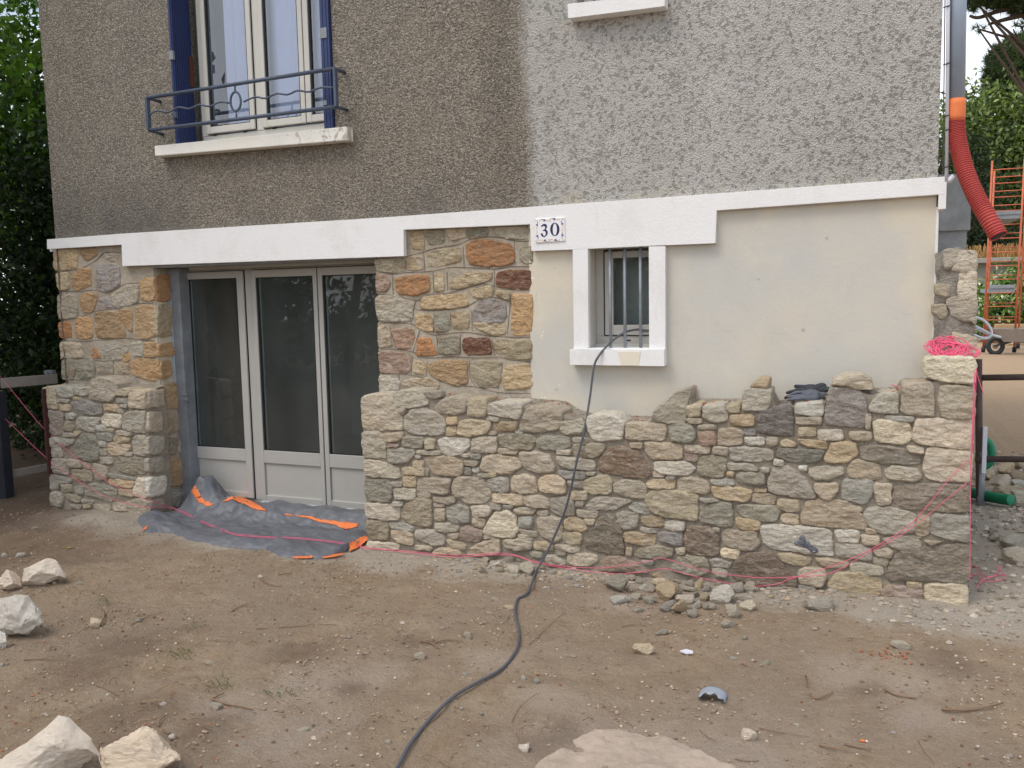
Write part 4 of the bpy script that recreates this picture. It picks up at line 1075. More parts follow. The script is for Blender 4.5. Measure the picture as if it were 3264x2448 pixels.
m.tube(ring, .0075, 8, cap=False); m.build('ring', M['rail'], rl, smooth=True)
m = MB(); tz = TL[2]+(TRr[2]-TL[2])*(c[0]-TL[0])/(TRr[0]-TL[0]); bz = BL[2]+(BR[2]-BL[2])*(c[0]-BL[0])/(BR[0]-BL[0]); m.tube([(c[0], RY, c[2]+.062), (c[0], RY, tz)], .006); m.build('strut', M['rail'], rl, smooth=True)
m = MB(); m.tube([(c[0], RY, c[2]-.062), (c[0], RY, bz)], .006); m.build('strut', M['rail'], rl, smooth=True)
for wl in ('870,680 925,650 990,660 1050,630 1110,640 1170,615 1230,625 1290,600 1345,605', '1432,598 1500,570 1562,578 1625,550 1690,556 1750,532 1815,540 1880,515 1960,515'):
    pts = pl(wl, v1, RY); m = MB(); m.tube(smooth_path(pts, 3), .0065, 8); m.build('wavy_bar', M['rail'], rl, smooth=True)
# number plate
pt = thing('house_number_plate', 'white ceramic plate reading 30 with yellow and violet scroll border', 'number plate', tuple(P(*vN(990, 830), -.004)))
cs = [P(*vN(*t), -.012) for t in ((236, 292), (1722, 195), (1745, 1392), (262, 1488))]
m = MB(); m.prism([(c[0], c[2]) for c in cs], -.012, -.0035); m.build('tile', simple('glazed_tile', (.80, .81, .84), .25, 0, 10, .03, 0, .6), pt, bevel=.002)
def npoly(mb, txt, Y, col):
    pts = [P(*vN(*[float(k) for k in t.split(',')]), Y) for t in txt.split()]; poly = [(p[0], p[2]) for p in pts]; mb.prism(poly, Y, Y+.0012, col)
INK = lin(52, 46, 84); m = MB()
npoly(m, '550,660 560,620 600,575 660,540 720,526 790,545 835,600 842,660 830,720 775,800 830,840 870,900 882,960 870,1030 840,1090 780,1150 700,1185 630,1175 560,1130 535,1070 545,1020 580,998 620,1010 635,1050 650,1110 690,1135 740,1125 780,1060 785,980 760,910 710,880 655,885 628,862 640,840 690,825 735,780 755,720 745,670 710,635 660,632 610,660 575,690', -.0135, INK)
cxx, cyy = 1238, 805; seg = 48; vs = []
for k in range(seg):
    a = 2*math.pi*k/seg
    for rx, ry in ((232, 335), (108, 302)): vs.append(tuple(P(*vN(cxx+rx*math.cos(a), cyy-ry*math.sin(a)), -.0135)))
m.add(vs, [(2*k, 2*((k+1) % seg), 2*((k+1) % seg)+1, 2*k+1) for k in range(seg)], INK); m.build('digits', M['attr'], pt)
m = MB(); YE, VI = lin(226, 178, 80), lin(92, 78, 128)
def curl(txt, c, r): m.tube(smooth_path([P(*vN(*[float(k) for k in t.split(',')]), -.0128) for t in txt.split()], 4), r, 6, c)
for tx in ('480,410 450,360 490,320 560,310', '1000,330 1030,350 990,375 920,370 850,370 780,340', '930,310 1000,270 1080,250', '1440,230 1475,270 1440,315 1370,310 1300,270', '500,1400 470,1360 520,1335 590,1350 660,1390', '900,1310 960,1310 970,1360 900,1400 820,1405', '1040,1380 1010,1340 1060,1305 1120,1320 1200,1350', '1480,1270 1470,1330 1430,1370 1370,1370',
           '270,370 300,325 345,350 365,420', '350,650 335,740 330,800 380,830', '390,880 340,920 330,1000 360,1070', '300,1340 285,1400 330,1430 375,1390 385,1300', '1650,310 1690,280 1640,240 1600,280 1588,360', '1600,600 1650,700 1640,780 1570,790', '1570,870 1620,860 1650,900 1620,970', '1610,1240 1630,1340 1680,1350 1700,1310'):
    curl(tx, YE, .0012)
for tx in ('560,305 640,300 720,310 790,350', '1080,250 1150,240 1230,245 1300,270', '660,1390 740,1400 820,1405', '1200,1350 1280,1375 1370,1370', '365,420 378,520 370,590 350,650', '360,1070 395,1140 400,1220 385,1300', '1588,360 1570,430 1580,520 1600,600', '1620,970 1590,1070 1590,1160 1610,1240'):
    curl(tx, VI, .0014)
for x, y in ((700, 355), (1205, 305), (740, 1355), (1275, 1325), (335, 580), (345, 1150), (1620, 520), (1635, 1095)):
    c = P(*vN(x, y), -.0142); st = [(c[0]+(.0075 if k % 2 else .003)*math.cos(k*math.pi/5), c[2]+(.0075 if k % 2 else .003)*math.sin(k*math.pi/5)) for k in range(10)]; m.prism(st, -.0142, -.0120, VI)
m.build('border_ornament', M['attr'], pt)
# small barred window
m = MB(); SY = .16; m.box((-1.476, SY, 1.268), (-1.113, SY+.04, 1.345)); m.box((-1.476, SY, 1.345), (-1.425, SY+.04, 1.864)); m.box((-1.418, SY-.01, 1.352), (-1.367, SY+.03, 1.850)); m.box((-1.367, SY-.01, 1.352), (-1.113, SY+.03, 1.412)); m.box((-1.367, SY-.01, 1.811), (-1.113, SY+.03, 1.850)); m.box((-1.476, SY-.03, 1.268), (-1.113, SY, 1.300))
sw = m.build('small_window', M['frame'], house, bevel=.003)
m = MB(); m.add([(-1.367, SY+.008, 1.412), (-1.113, SY+.008, 1.412), (-1.113, SY+.008, 1.811), (-1.367, SY+.008, 1.811)], [(0, 1, 2, 3)]); m.build('pane', M['glassdark'], sw)
m = MB(); m.box((-1.426, SY-.005, 1.35), (-1.419, SY+.02, 1.852)); m.box((-1.290, SY-.0015, 1.315), (-1.262, SY-.0003, 1.324)); m.build('gasket', M['gasket'], sw)
m = MB(); m.box((-1.9, .35, 1.0), (-.7, 1.6, 2.05)); me_ = m.build('small_room', M['interior'], house)
for x in (-1.356, -1.268, -1.175):
    m = MB(); m.tube([(x, .05, 1.262), (x+.0, .05, 1.5), (x, .05, 1.872)], .0095, 10); m.build('window_bar', M['galv'], sw, smooth=True)
# ---------------------------------------------------------------- new rubble walls
FY = -.22; FL = -.15
pr = [(float(P(*vA(x, y), FY)[0]), float(P(*vA(x, y), FY)[2])) for x, y in ((108, 345), (300, 345), (500, 330), (625, 350), (780, 365), (1130, 385), (1330, 405), (1420, 465), (1530, 495), (1600, 480), (1790, 505), (1955, 505))]
pr += [(float(P(*vB(x, y), FY)[0]), float(P(*vB(x, y), FY)[2])) for x, y in ((-28, 410), (105, 300), (182, 290), (190, 368), (500, 372), (514, 290), (676, 290), (690, 385), (820, 362), (1005, 352), (1036, 268), (1170, 262), (1260, 305), (1450, 300), (1482, 248), (1655, 240), (1690, 205), (1706, 200), (1878, 190))]
rw = thing('rubble_wall', 'new waist-high rubble stone wall right of the french door, rising in steps to the corner', 'stone wall', (-1.1, FY, 0))
mortar_body('mortar', pr, FY, .045, M['rawmortar'] if False else M['mortar'], rw, ledge=.012)
m = MB(); wallstones(m, SA, vA, FY, .015, -.05, .0115, .012, grow=.006); wallstones(m, SB, vB, FY, .015, -.05, .0115, .012, grow=.006)
rnd2 = random.Random(9)
m.build('stones', M['stone'], rw, smooth=True)
# chippings lying on the top bed of mortar
def chips(mb, spots, r0, r1, cols, rr):
    for (x, y, z) in spots:
        r = rr.uniform(r0, r1); n = rr.randint(5, 7); c = rr.choice(cols); k = rr.uniform(.75, 1.15); c = tuple(q*k for q in c); a0 = rr.uniform(0, 6)
        vs = []
        for lv, s in ((-.5, .8), (.1, 1.0), (.6, .55)):
            for i in range(n):
                a = a0+6.283*i/n; q = r*s*rr.uniform(.75, 1.2); vs.append((x+q*math.cos(a), y+q*math.sin(a)*.8, z+lv*r*.8+rr.uniform(-.1, .1)*r))
        fs = [(l*n+i, l*n+(i+1) % n, (l+1)*n+(i+1) % n, (l+1)*n+i) for l in range(2) for i in range(n)]+[tuple(2*n+i for i in range(n))]
        mb.add(vs, fs, c)
def topz(prof, x):
    for (a, za), (b, zb_) in zip(prof, prof[1:]):
        if a <= x <= b: return za+(zb_-za)*((x-a)/(b-a) if b > a else 0)
    return prof[-1][1]
m = MB(); m2 = [(x, y, topz(pr, x)+.010) for x, y in ((rnd2.uniform(pr[0][0]+.1, pr[-1][0]-.1), rnd2.uniform(-.20, .03)) for _ in range(420))]
chips(m, m2, .003, .011, [lin(160, 152, 140), lin(140, 130, 118), lin(176, 168, 156), lin(168, 96, 62)], rnd2); tag(m.build('mortar_chippings', M['bits']), 'crumbs of mortar and stone chippings on top of the new rubble wall', 'chippings', None, 'stuff')
# dark tar patch on the white stone
m = MB(); pts = [P(*vB(x, y), FY) for x, y in ((815,1185), (850,1180), (850,1145), (880,1140), (890,1180), (920,1185), (935,1210), (965,1225), (970,1265), (930,1258), (900,1225), (870,1215), (850,1205), (820,1205))]
stone(m, [(p[0], p[2]) for p in pts], lambda a, b, w: (a, FY-w, b), .031, -.02, lin(96, 100, 112), 3.3, .01, .003, 1); m.build('tar_patch', M['stone'], rw, smooth=True)
lw = thing('rubble_wall', 'new low rubble stone pillar left of the french door', 'stone wall', (-4.9, FL, 0))
pc = [(float(P(*vC(x, y), FL)[0]), float(P(*vC(x, y), FL)[2])) for x, y in ((30, 190), (150, 185), (505, 195), (535, 110), (770, 130), (800, 205), (910, 205), (1060, 222))]
mortar_body('mortar', pc, FL, .045, M['mortar'], lw, ledge=.03)
m = MB(); wallstones(m, SC, vC, FL, .014, -.05, .012, .012, grow=.005); revealstones(m, SCR, vC, pc[-1][0]+.002, .014)
m.build('stones', M['stone'], lw, smooth=True)
# cladding returning along the gable side, seen end-on
sw_ = thing('rubble_wall', 'taller unfinished stone cladding with rough mortar end along the gable side, behind the pink tangle', 'stone wall', (.47, 1, 0)); GY = .0
pf = [(XR+.003, 1.765), (float(P(*vF(470, 205), GY)[0]), 1.785), (float(P(*vF(550, 208), GY)[0]), 1.79), (float(P(*vF(640, 222), GY)[0]), 1.755)]
mortar_body('mortar', pf, GY, 4.5, M['rawmortar'], sw_, amp=.022, st=.012, topamp=.02)
m = MB(); wallstones(m, SF, vF, GY, .014, -.06, .012, .012, grow=.012)
zz = .0; k = 0
while zz < 1.6:
    hh = rnd.uniform(.12, .2); y0 = .01
    while y0 < 4.3:
        ww = rnd.uniform(.18, .42); stone(m, [(y0+.01, zz+.01), (y0+ww-.01, zz+.015), (y0+ww-.012, zz+hh-.01), (y0+.012, zz+hh-.012)], lambda a, b, w: (pf[-1][0]-.004+w, a, b), .015, -.02, jcol(rnd.choice('gbtwn')), k, .05); y0 += ww; k += 1
    zz += hh
m.build('stones', M['stone'], sw_, smooth=True)
# ---------------------------------------------------------------- loose rocks
def rock_mesh(seed, sub=3, planes=11, rough=.05):
    rr = random.Random(seed); bm = bmesh.new(); bmesh.ops.create_icosphere(bm, subdivisions=sub, radius=1)
    pn = []
    for _ in range(planes):
        v = Vector((rr.gauss(0, 1), rr.gauss(0, 1), rr.gauss(0, 1))).normalized(); pn.append((v, rr.uniform(.48, .85)))
    for v in bm.verts:
        d = v.co.normalized(); r = 1.15
        for n_, k in pn:
            q = d.dot(n_)
            if q > 1e-3: r = min(r, k/q)
        r *= 1+rough*noise.noise(d*2.3+Vector((seed, 0, 0)))+rough*.6*noise.noise(d*6+Vector((seed, 0, 0)))+rough*.35*noise.noise(d*14)
        v.co = d*r
    for ax in range(3):
        lo = min(v.co[ax] for v in bm.verts); hi = max(v.co[ax] for v in bm.verts)
        for v in bm.verts: v.co[ax] = (v.co[ax]-lo)/(hi-lo)*2-1
    me = bpy.data.meshes.new('rock'); bm.to_mesh(me); bm.free(); me.polygons.foreach_set('use_smooth', [True]*len(me.polygons)); me.set_sharp_from_angle(angle=R_(24)); return me
ROCKS = [rock_mesh(k, 3, 8+k % 5, .06) for k in range(12)]
_cm = {}
def rock(x, y, z, sx, sy, sz, code, name='loose_stone', label=None, cat='stone', group=None, k=None, rot=None, me=None, sink=.25):
    k = rnd.randrange(12) if k is None else k
    base = me or ROCKS[k]; key = (base.name, code)
    if key not in _cm:
        c = base.copy(); ca = c.color_attributes.new('Col', 'FLOAT_COLOR', 'POINT'); arr = np.ones((len(c.vertices), 4), dtype=np.float32); arr[:, :3] = jcol(code); ca.data.foreach_set('color', arr.ravel())
        c.materials.append(M['rock']); _cm[key] = c
    o = bpy.data.objects.new(name, _cm[key]); S.collection.objects.link(o)
    o.scale = (sx/2, sy/2, sz/2); o.rotation_euler = rot or (rnd.uniform(-.3, .3), rnd.uniform(-.3, .3), rnd.uniform(0, 6.28)); o.location = (x, y, z+sz*(.5-sink))
    return tag(o, label, cat, group)
VH = CF[:2]/np.linalg.norm(CF[:2])
def rock_px(view, cx, by, w, h, code, **kw):
    """rock whose lowest visible point is at (cx,by) and which measures w x h in the picture"""
    g = GG(*view(cx, by)); s = view(1, 0)[0]-view(0, 0)[0]; k = np.dot(g-CAM, CF)/FPX*s; W_ = w*k; Hh = h*k
    z = kw.pop('z', g[2]); dep = min(W_, Hh*1.3)*.85; rot = kw.pop('rot', (rnd.uniform(-.25, .25), rnd.uniform(-.2, .2), .39+rnd.uniform(-.3, .3)))
    return rock(g[0]+VH[0]*dep*.35, g[1]+VH[1]*dep*.35, z, W_, dep, Hh*.95, code, rot=rot, **kw)
# four/five big pale boulders at the left edge of the yard
big = [(vL, 235, 545, 285, 190, 'w', 'pale rounded boulder, farthest right of the pair at the left edge of the yard', 1),
       (vL, 40, 565, 150, 150, 'w', 'pale boulder cut by the left edge of the picture, touching a rounder boulder', 2),
       (vL, 105, 860, 300, 285, 'w', 'big broken whitish boulder halfway down the left edge', 3),
       (vL, 0, 920, 95, 125, 'w', 'small pale stone tucked in front of the big broken boulder', 4),
       (vL, 235, 1800, 640, 440, 'w', 'large angular white boulder with a pointed top in the bottom left corner', 5),
       (vL, 835, 1740, 540, 320, 'T', 'large rounded cream boulder at the bottom, right of the pointed white one', 6)]
PAL['X'] = (226, 215, 203); PAL['Y'] = (228, 212, 190)
PRF = {1: [(-1, .60), (-.4, .80), (.2, 1), (.6, .86), (1, .35)], 3: [(-1, .9), (-.3, .97), (.13, .92), (.2, .8), (.5, .72), (1, .40)], 5: [(-1, .4), (-.33, .66), (.0, .84), (.23, 1), (.4, .93), (.6, .75), (.8, .60), (1, .34)], 6: [(-1, .45), (-.87, .65), (-.3, .88), (.17, 1), (.35, .93), (.61, .62), (.98, .48), (1, .4)]}
def shape(me, pf):
    vs = me.vertices; tb = {}
    for v in vs: q_ = round(v.co.x*12); tb[q_] = max(tb.get(q_, -1), v.co.z)
    def pr_(u):
        for (a, p), (b, r) in zip(pf, pf[1:]):
            if a <= u <= b: return p+(r-p)*(u-a)/(b-a)
        return pf[-1][1]
    for v in vs:
        k = min(2.2, 2*pr_(max(-1, min(1, v.co.x)))/(tb[round(v.co.x*12)]+1.02)); v.co.z = -1+(v.co.z+1)*k
for vw, cx, by, w, h, c, lb, k in big:
    g = GG(*vw(cx, by)); me_ = rock_mesh(40+k, 5, 14, .09); sc = (vw(1, 0)[0]-vw(0, 0)[0])*np.dot(g-CAM, CF)/FPX
    rock(g[0]+VH[0]*w*sc*.24, g[1]+VH[1]*w*sc*.24, g[2], w*sc, w*sc*.62, h*sc*1.0, 'X' if c == 'w' else 'Y', 'boulder', lb, 'boulder', 'boulders along the left of the yard', me=(shape(me_, PRF[k]) if k in PRF else None) or me_, rot=(0, 0, .39), sink=.06).data.materials[0] = M['boulder']
HEAP = 'rubble heap at the foot of the new wall'; LB = 'small dusty grey or tan stone in the rubble heap below the middle of the new wall'
heap = '''n 440 690 250 190|t 960 520 210 90|T 945 630 170 100|T 1130 530 110 90|t 1040 800 250 200|w 1240 840 200 110|g 1290 640 90 90|t 1395 670 110 140|g 1270 690 180 60|w 1700 850 260 220|g 1840 710 150 130|b 1990 700 130 130|b 1810 1000 150 150|T 1990 920 180 120|b 1740 1115 150 90|t 1175 960 190 170|p 1040 910 200 120|b 1320 1000 120 110|b 1370 900 130 80|t 1470 800 110 100|w 740 670 120 70|g 830 700 140 70|b 810 840 110 110|w 480 830 230 90|b 640 790 150 80|b 960 1200 150 60|b 680 930 120 50|b 270 910 50 40|b 1940 1255 60 50|g 760 500 130 90|b 1200 690 100 90|g 1490 690 90 70|g 600 560 120 70|b 1560 900 90 70|g 1620 620 80 50|g 1080 600 80 60|b 1130 720 90 70|g 1500 900 100 70|b 700 600 90 60|g 1350 760 110 70|g 1880 800 80 60'''
SPEC = {(440, 690): 'round grey-brown stone alone at the left end of the rubble heap', (1040, 800): 'rust-stained rounded stone in the middle of the rubble heap', (1700, 850): 'large pale rounded stone at the right of the rubble heap',
        (1990, 920): 'yellowish stone lying just right of the rubble heap', (1810, 1000): 'white-faced stone in front of the large pale one', (1740, 1115): 'flat tan stone lowest on the right below the heap', (1175, 960): 'square tan stone at the front of the rubble heap',
        (1240, 840): 'pale grey slab leaning in the rubble heap beside the rust-stained stone', (945, 630): 'cream block right under the upright reddish stone', (1395, 670): 'upright tan stone near the right of the heap top'}
NMS = dict(n='greenish grey', t='tan', T='cream', w='pale grey', g='grey', b='buff', p='mauve grey', r='reddish', X='whitish')
AUTO = []
for t in heap.split('|'):
    c, x, y, w, h = t.split(); x, y, w, h = map(float, (x, y, w, h)); lb = SPEC.get((x, y))
    o = rock_px(vR, x, y, w*1.15, h*1.2, c, label=lb or LB, group=HEAP, sink=.12)
    if not lb: AUTO.append((o, x, y, w, h, c, 'rubble heap'))
o = rock_px(vR, 960, 452, 165, 190, 'r', label='upright reddish stone block holding the pink strings off the wall', sink=.05, rot=(0, .05, .3)); 
for t in '''g 895 1395 70 50|w 970 1430 90 55|g 1040 1395 90 60|w 1080 1465 100 70|b 1170 1470 110 110|T 1090 1490 50 30|g 885 1465 60 40|t 990 1460 60 50|g 1110 1390 60 30|g 1250 1440 80 40|b 1330 1470 60 40'''.split('|'):
    c, x, y, w, h = t.split(); o = rock_px(vA, float(x), float(y), float(w), float(h), c, label='chip', group='chips left of the cable'); AUTO.append((o, float(x), float(y), float(w), float(h), c, 'chip pile left of cable'))
M['white_rock'] = M['rock']
for vw, c, x, y, w, h, lb in [(vQ, 'b', 945, 680, 185, 115, 'grey-beige boulder-like stone half sunk in the gravel near the right end of the wall'), (vQ, 'w', 1910, 715, 90, 60, 'pale flake by the right foot of the wall corner'),
    (vQ, 'b', 1450, 920, 125, 70, 'flat buff stone on the sand below the wall corner'), (vQ, 'X', 500, 1490, 100, 95, 'small whitish lump on the ground at lower right'), (vM, 'T', 1862, 952, 140, 88, 'pale oval flat stone in the middle of the right foreground'),
    (vM, 'b', 1975, 830, 90, 38, 'flat tan stone below the rubble heap'), (vM, 'b', 465, 985, 80, 60, 'grey-brown flat stone left of the cable'), (vM, 'g', 765, 850, 60, 50, 'small grey stone beside twigs, left of the cable'),
    (vM, 'w', 605, 795, 30, 25, 'tiny white pebble pair left of the cable'), (vM, 'w', 745, 1085, 30, 30, 'white pebble just above the bend of the cable'), (vM, 'T', 1025, 670, 75, 36, 'cream chip touching the cable where it meets the ground'),
    (vM, 'b', 940, 620, 62, 30, 'brown flake up and left of the cable kink'), (vM, 'w', 1115, 1115, 40, 35, 'left one of two little pale stones right of the cable'), (vM, 'g', 1200, 1130, 42, 35, 'right one of two little stones right of the cable'),
    (vM, 'X', 1115, 1560, 72, 62, 'whitish stone at the left tip of the buried slab'), (vM, 'w', 265, 1510, 40, 32, 'white pebble left of the cable end at the bottom'), (vL, 'T', 580, 790, 92, 82, 'cream and ochre broken stone standing beside a stick on the left'),
    (vL, 'g', 1340, 1300, 85, 52, 'grey stone by the forked stick in the lower left'), (vL, 'X', 1070, 1480, 45, 42, 'small white stone right of the cream boulder'), (vL, 'w', 1890, 1425, 85, 28, 'thin white flake in the lime dust'), (vL, 'g', 1295, 1020, 82, 40, 'flat grey chip in the lower left ground'),
    (vL, 'w', 120, 345, 62, 36, 'pale flat stone above the left boulders'), (vL, 'w', 25, 345, 42, 30, 'pale stone at the very left above the boulders'), (vL, 'g', 480, 515, 62, 22, 'thin grey flake right of the rounded boulder'), (vL, 'g', 215, 170, 50, 20, 'thin pale chip near the left pillar'),
    (vQ, 'w', 20, 1620, 90, 40, 'pale stone at the bottom edge by the slab'), (vQ, 'w', 405, 985, 50, 22, 'cream flake right of the grey shard'), (vQ, 'w', 830, 940, 40, 22, 'tiny cream pebble on the sand in the right foreground'), (vQ, 'b', 610, 1020, 60, 40, 'buff clod right of the flat oval stone'),
    (vH, 'X', 182, 1605, 72, 50, 'pale angular stone on the gravel outside the corner'), (vH, 'b', 290, 1205, 60, 50, 'buff stone part-buried on the gravel bank'), (vH, 'b', 395, 1240, 130, 95, 'flat-topped grey block on the right-hand gravel bank'), (vH, 'b', 420, 1330, 140, 105, 'large rounded stone at the right edge of the picture'),
    (vH, 'g', 310, 1515, 62, 26, 'flat grey chip right of the pink string scraps'), (vH, 'g', 395, 1512, 42, 20, 'small grey chip at the right edge'), (vH, 'w', 265, 1575, 40, 30, 'small pale chip on the gravel'), (vH, 'g', 345, 1342, 42, 22, 'dark flake below the gravel bank')]:
    rock_px(vw, x, y, w, h, c, label=lb, group=None)
for t in '''t 262 880 80 90|t 355 850 100 75|b 345 930 145 90|t 375 995 170 95|b 255 965 80 60|b 425 1030 80 100|t 415 885 80 60|b 415 825 70 60|b 290 850 60 50|w 425 930 70 60|b 310 800 60 30'''.split('|'):
    c, x, y, w, h = t.split(); o = rock_px(vH, float(x), float(y), float(w), float(h), c, label='stone', group='stockpile of building stones', sink=.1); AUTO.append((o, float(x), float(y), float(w), float(h), c, 'stockpile beyond wall corner'))
ext = {}
for o, x, y, w, h, c, pl_ in AUTO: e_ = ext.setdefault(pl_, [1e9, -1e9, 1e9, -1e9]); e_[0] = min(e_[0], x); e_[1] = max(e_[1], x); e_[2] = min(e_[2], y); e_[3] = max(e_[3], y)
keys = {}
for rec in AUTO:
    o, x, y, w, h, c, pl_ = rec; e_ = ext[pl_]; u = (x-e_[0])/(e_[1]-e_[0]); v = (y-e_[2])/(e_[3]-e_[2])
    sz_ = 'small' if w < 75 else 'medium' if w < 125 else 'larger'; ho = ('left end', 'left half', 'middle', 'right half', 'right end')[min(4, int(u*5))]; vo = 'back' if v < .34 else 'centre' if v < .67 else 'front'
    sh_ = 'flat' if h < w*.62 else 'chunky'; keys.setdefault((sz_, sh_, c, ho, vo, pl_), []).append(rec)
for (sz_, sh_, c, ho, vo, pl_), L_ in keys.items():
    L_.sort(key=lambda r: r[1])
    for i, rec in enumerate(L_):
        pre = '' if len(L_) == 1 else ('left ' if i == 0 else 'right ') if len(L_) == 2 else ('leftmost ', 'second ', 'third ', 'rightmost ')[i]
        rec[0]['label'] = f'{pre}{sz_} {sh_} {NMS[c]} stone, {ho} {vo} of {pl_}'.replace('  ', ' ')
# loose stones on top of the wall
def onwall(poly, view, lb, code, z, Y0, th):
    pts = [P(*view(*p), Y0) for p in poly]; b = MB(); stone(b, [(p[0], p[2]) for p in pts], lambda a, c, w: (a, Y0-w, c), .02, -th, jcol(code), rnd.random()*50, .010, .012)
    n = len(b.v); c = (sum(p[0] for p in pts)/len(pts), Y0, min(p[2] for p in pts)); o = b.build('loose_stone', M['stone'], None, smooth=True); return tag(o, lb, 'stone')
onwall([(548, 255), (575, 222), (622, 190), (670, 203), (672, 240), (664, 266), (600, 262)], vB, 'small tan stone perched on a raised block of the new wall left of the gloves', 't', 0, -.20, .12)
onwall([(1040, 240), (1050, 205), (1130, 172), (1230, 178), (1290, 215), (1302, 240), (1300, 268), (1220, 272), (1120, 250)], vB, 'wide flat stone lying loose on top of the big squarish block right of the gloves', 'b', 0, -.22, .16)
# slab flush with the ground at the bottom
pts = [GG(*vM(x, y)) for x, y in ((1150, 1720), (1200, 1640), (1330, 1540), (1440, 1480), (1560, 1430), (1750, 1433), (1850, 1460), (2050, 1500), (2230, 1565), (2420, 1640), (2600, 1760), (1900, 1900), (1300, 1850))]
b = MB(); zc = sum(p[2] for p in pts)/len(pts); stone(b, [(p[0], p[1]) for p in pts], lambda a, c, w: (a, c, zc-.001+w), .012, -.10, lin(168, 152, 138), 4.4, .02, .014); tag(b.build('buried_slab', M['slab'], None, smooth=True), 'broad pale rock slab flush with the ground at the bottom of the picture', 'rock slab')
# broken grey plastic pipe shell
g = GG(*vQ(260, 1250)); m = MB(); n = 12; vs = []
for i in range(n+1):
    a = math.pi*(.12+.76*i/n); 
    for j in range(7):
        u = j/6; y_ = .035*(u-.5)*2+(.012*math.sin(i*1.7) if j == 0 else 0); vs.append((math.cos(a)*.058, y_*1.1, math.sin(a)*.05*(1-.15*u)))
vs = [(g[0]+x, g[1]+.03+y, g[2]+z-.008) for x, y, z in vs]
m.add(vs, [(i*7+j, (i+1)*7+j, (i+1)*7+j+1, i*7+j+1) for i in range(n) for j in range(6)])
o = m.build('plastic_shard', simple('grey_plastic', lin(150, 158, 168), .5, 0, 20, .05, 0), None, smooth=True); md = o.modifiers.new('s', 'SOLIDIFY'); md.thickness = .004; tag(o, 'curved shard of broken grey plastic pipe on the ground', 'pipe shard')
g = GG(*vQ(105, 955)); m = MB(); m.prism([(-.03, 0), (-.005, .018), (.028, .012), (.03, -.004), (.0, -.012)], 0, .004); 
for i, p in enumerate(m.v): m.v[i] = (g[0]+p[0], g[1]+p[2]*.9, g[2]+.012+p[1]+p[2]*.3)
tag(m.build('plastic_flake', simple('pale_plastic', lin(200, 200, 206), .4, 0, 10, .05, 0)), 'thin whitish translucent flake right of the oval stone', 'flake')
g = GG(*vQ(1212, 1502)); ci = thing('cigarette_butt', 'orange-tipped cigarette butt on the bare earth at lower right', 'cigarette butt', tuple(g+np.array([0, 0, .006])))
m = MB(); m.tube([g+np.array([-.012, 0, .006]), g+np.array([.006, .002, .006])], .004, 10); m.build('filter', M['orange'], ci, smooth=True)
m = MB(); m.tube([g+np.array([.0062, .002, .006]), g+np.array([.012, .003, .006])], .0039, 10); m.build('paper', M['pvc'], ci, smooth=True)
g = GG(*vL(432, 292)); m = MB(); m.prism([(-.018, -.006), (-.006, .010), (.006, .004), (.02, .012), (.012, -.004), (0, -.010)], 0, .0015)
for i, p in enumerate(m.v): m.v[i] = (g[0]+p[0], g[1]+p[2]*1.4, g[2]+.008+p[1]+p[0]*.2)
tag(m.build('fallen_leaf', simple('yellow_leaf', lin(206, 180, 60), .7, 0, 30, .1, 0)), 'single yellow fallen leaf on the dark earth below the left pillar', 'leaf')
# twigs
TW = 'dry twigs scattered over the yard'
tw = [(vL, '635,680 650,720 630,780', .006, 'stout grey stick standing beside the cream stone on the left'), (vL, '1315,1240 1400,1205', .004, 'short arm of the forked pale twig'), (vL, '1315,1240 1420,1275 1500,1290 1580,1308', .0035, 'long pale twig by the grey stone in the lower left'),
      (vL, '1440,695 1480,670 1530,645', .003, 'dark twig with a pale end in the left foreground'), (vL, '1730,462 1820,452', .003, 'pale splinter below the tarp'), (vL, '1620,490 1690,525 1760,535', .003, 'thin root below the tarp'), (vL, '600,1155 690,1190 740,1220', .002, 'fine twig in the leaf litter'),
      (vL, '1600,800 1850,785 1980,770 2100,778', .0022, 'long fine root left of the cable'), (vL, '150,995 270,990 390,995', .0025, 'straw-coloured stem right of the broken boulder'), (vL, '820,775 900,730 1030,690', .0018, 'fine curved root near the cream stone'), (vL, '990,1410 1000,1370 1040,1340', .003, 'short grey twig above the cream boulder'),
      (vM, '470,880 530,890 590,930', .0035, 'short twig in dark crumbs left of the cable'), (vM, '560,890 640,870 740,880', .0035, 'curved brown twig left of the cable'), (vM, '1145,900 1230,820 1310,745 1370,700', .0018, 'long reddish pine needle right of the cable'), (vM, '1040,1385 1090,1290 1200,1200', .0016, 'bent straw right of the cable'),
      (vQ, '880,1210 920,1240 1020,1200', .004, 'dark forked root in the right foreground'), (vQ, '850,1100 860,1170', .004, 'short brown stub near the forked root'), (vQ, '1340,1180 1420,1220 1540,1238', .004, 'dark root lying across the small hollow'), (vQ, '1700,1310 1850,1315 1960,1300 2080,1268', .0045, 'thick grey-brown root at the lower right'),
      (vQ, '930,1530 1020,1550 1115,1568', .0035, 'pale bleached twig near the bottom edge'), (vQ, '1090,1522 1180,1545 1260,1555', .003, 'dark twig right of the bleached one'), (vQ, '190,1435 230,1470 300,1510', .002, 'fine root left of the white lump'), (vQ, '560,1420 700,1450 870,1475', .0016, 'long thin straw right of the white lump'), (vQ, '1550,1500 1590,1570 1650,1640', .0018, 'thin straw at the bottom right'),
      (vQ, '410,1615 500,1630 560,1625', .002, 'thin twig over the edge of the slab'), (vR, '480,1120 600,1090 700,1095 770,1100', .002, 'red-brown needle below the rubble heap')]
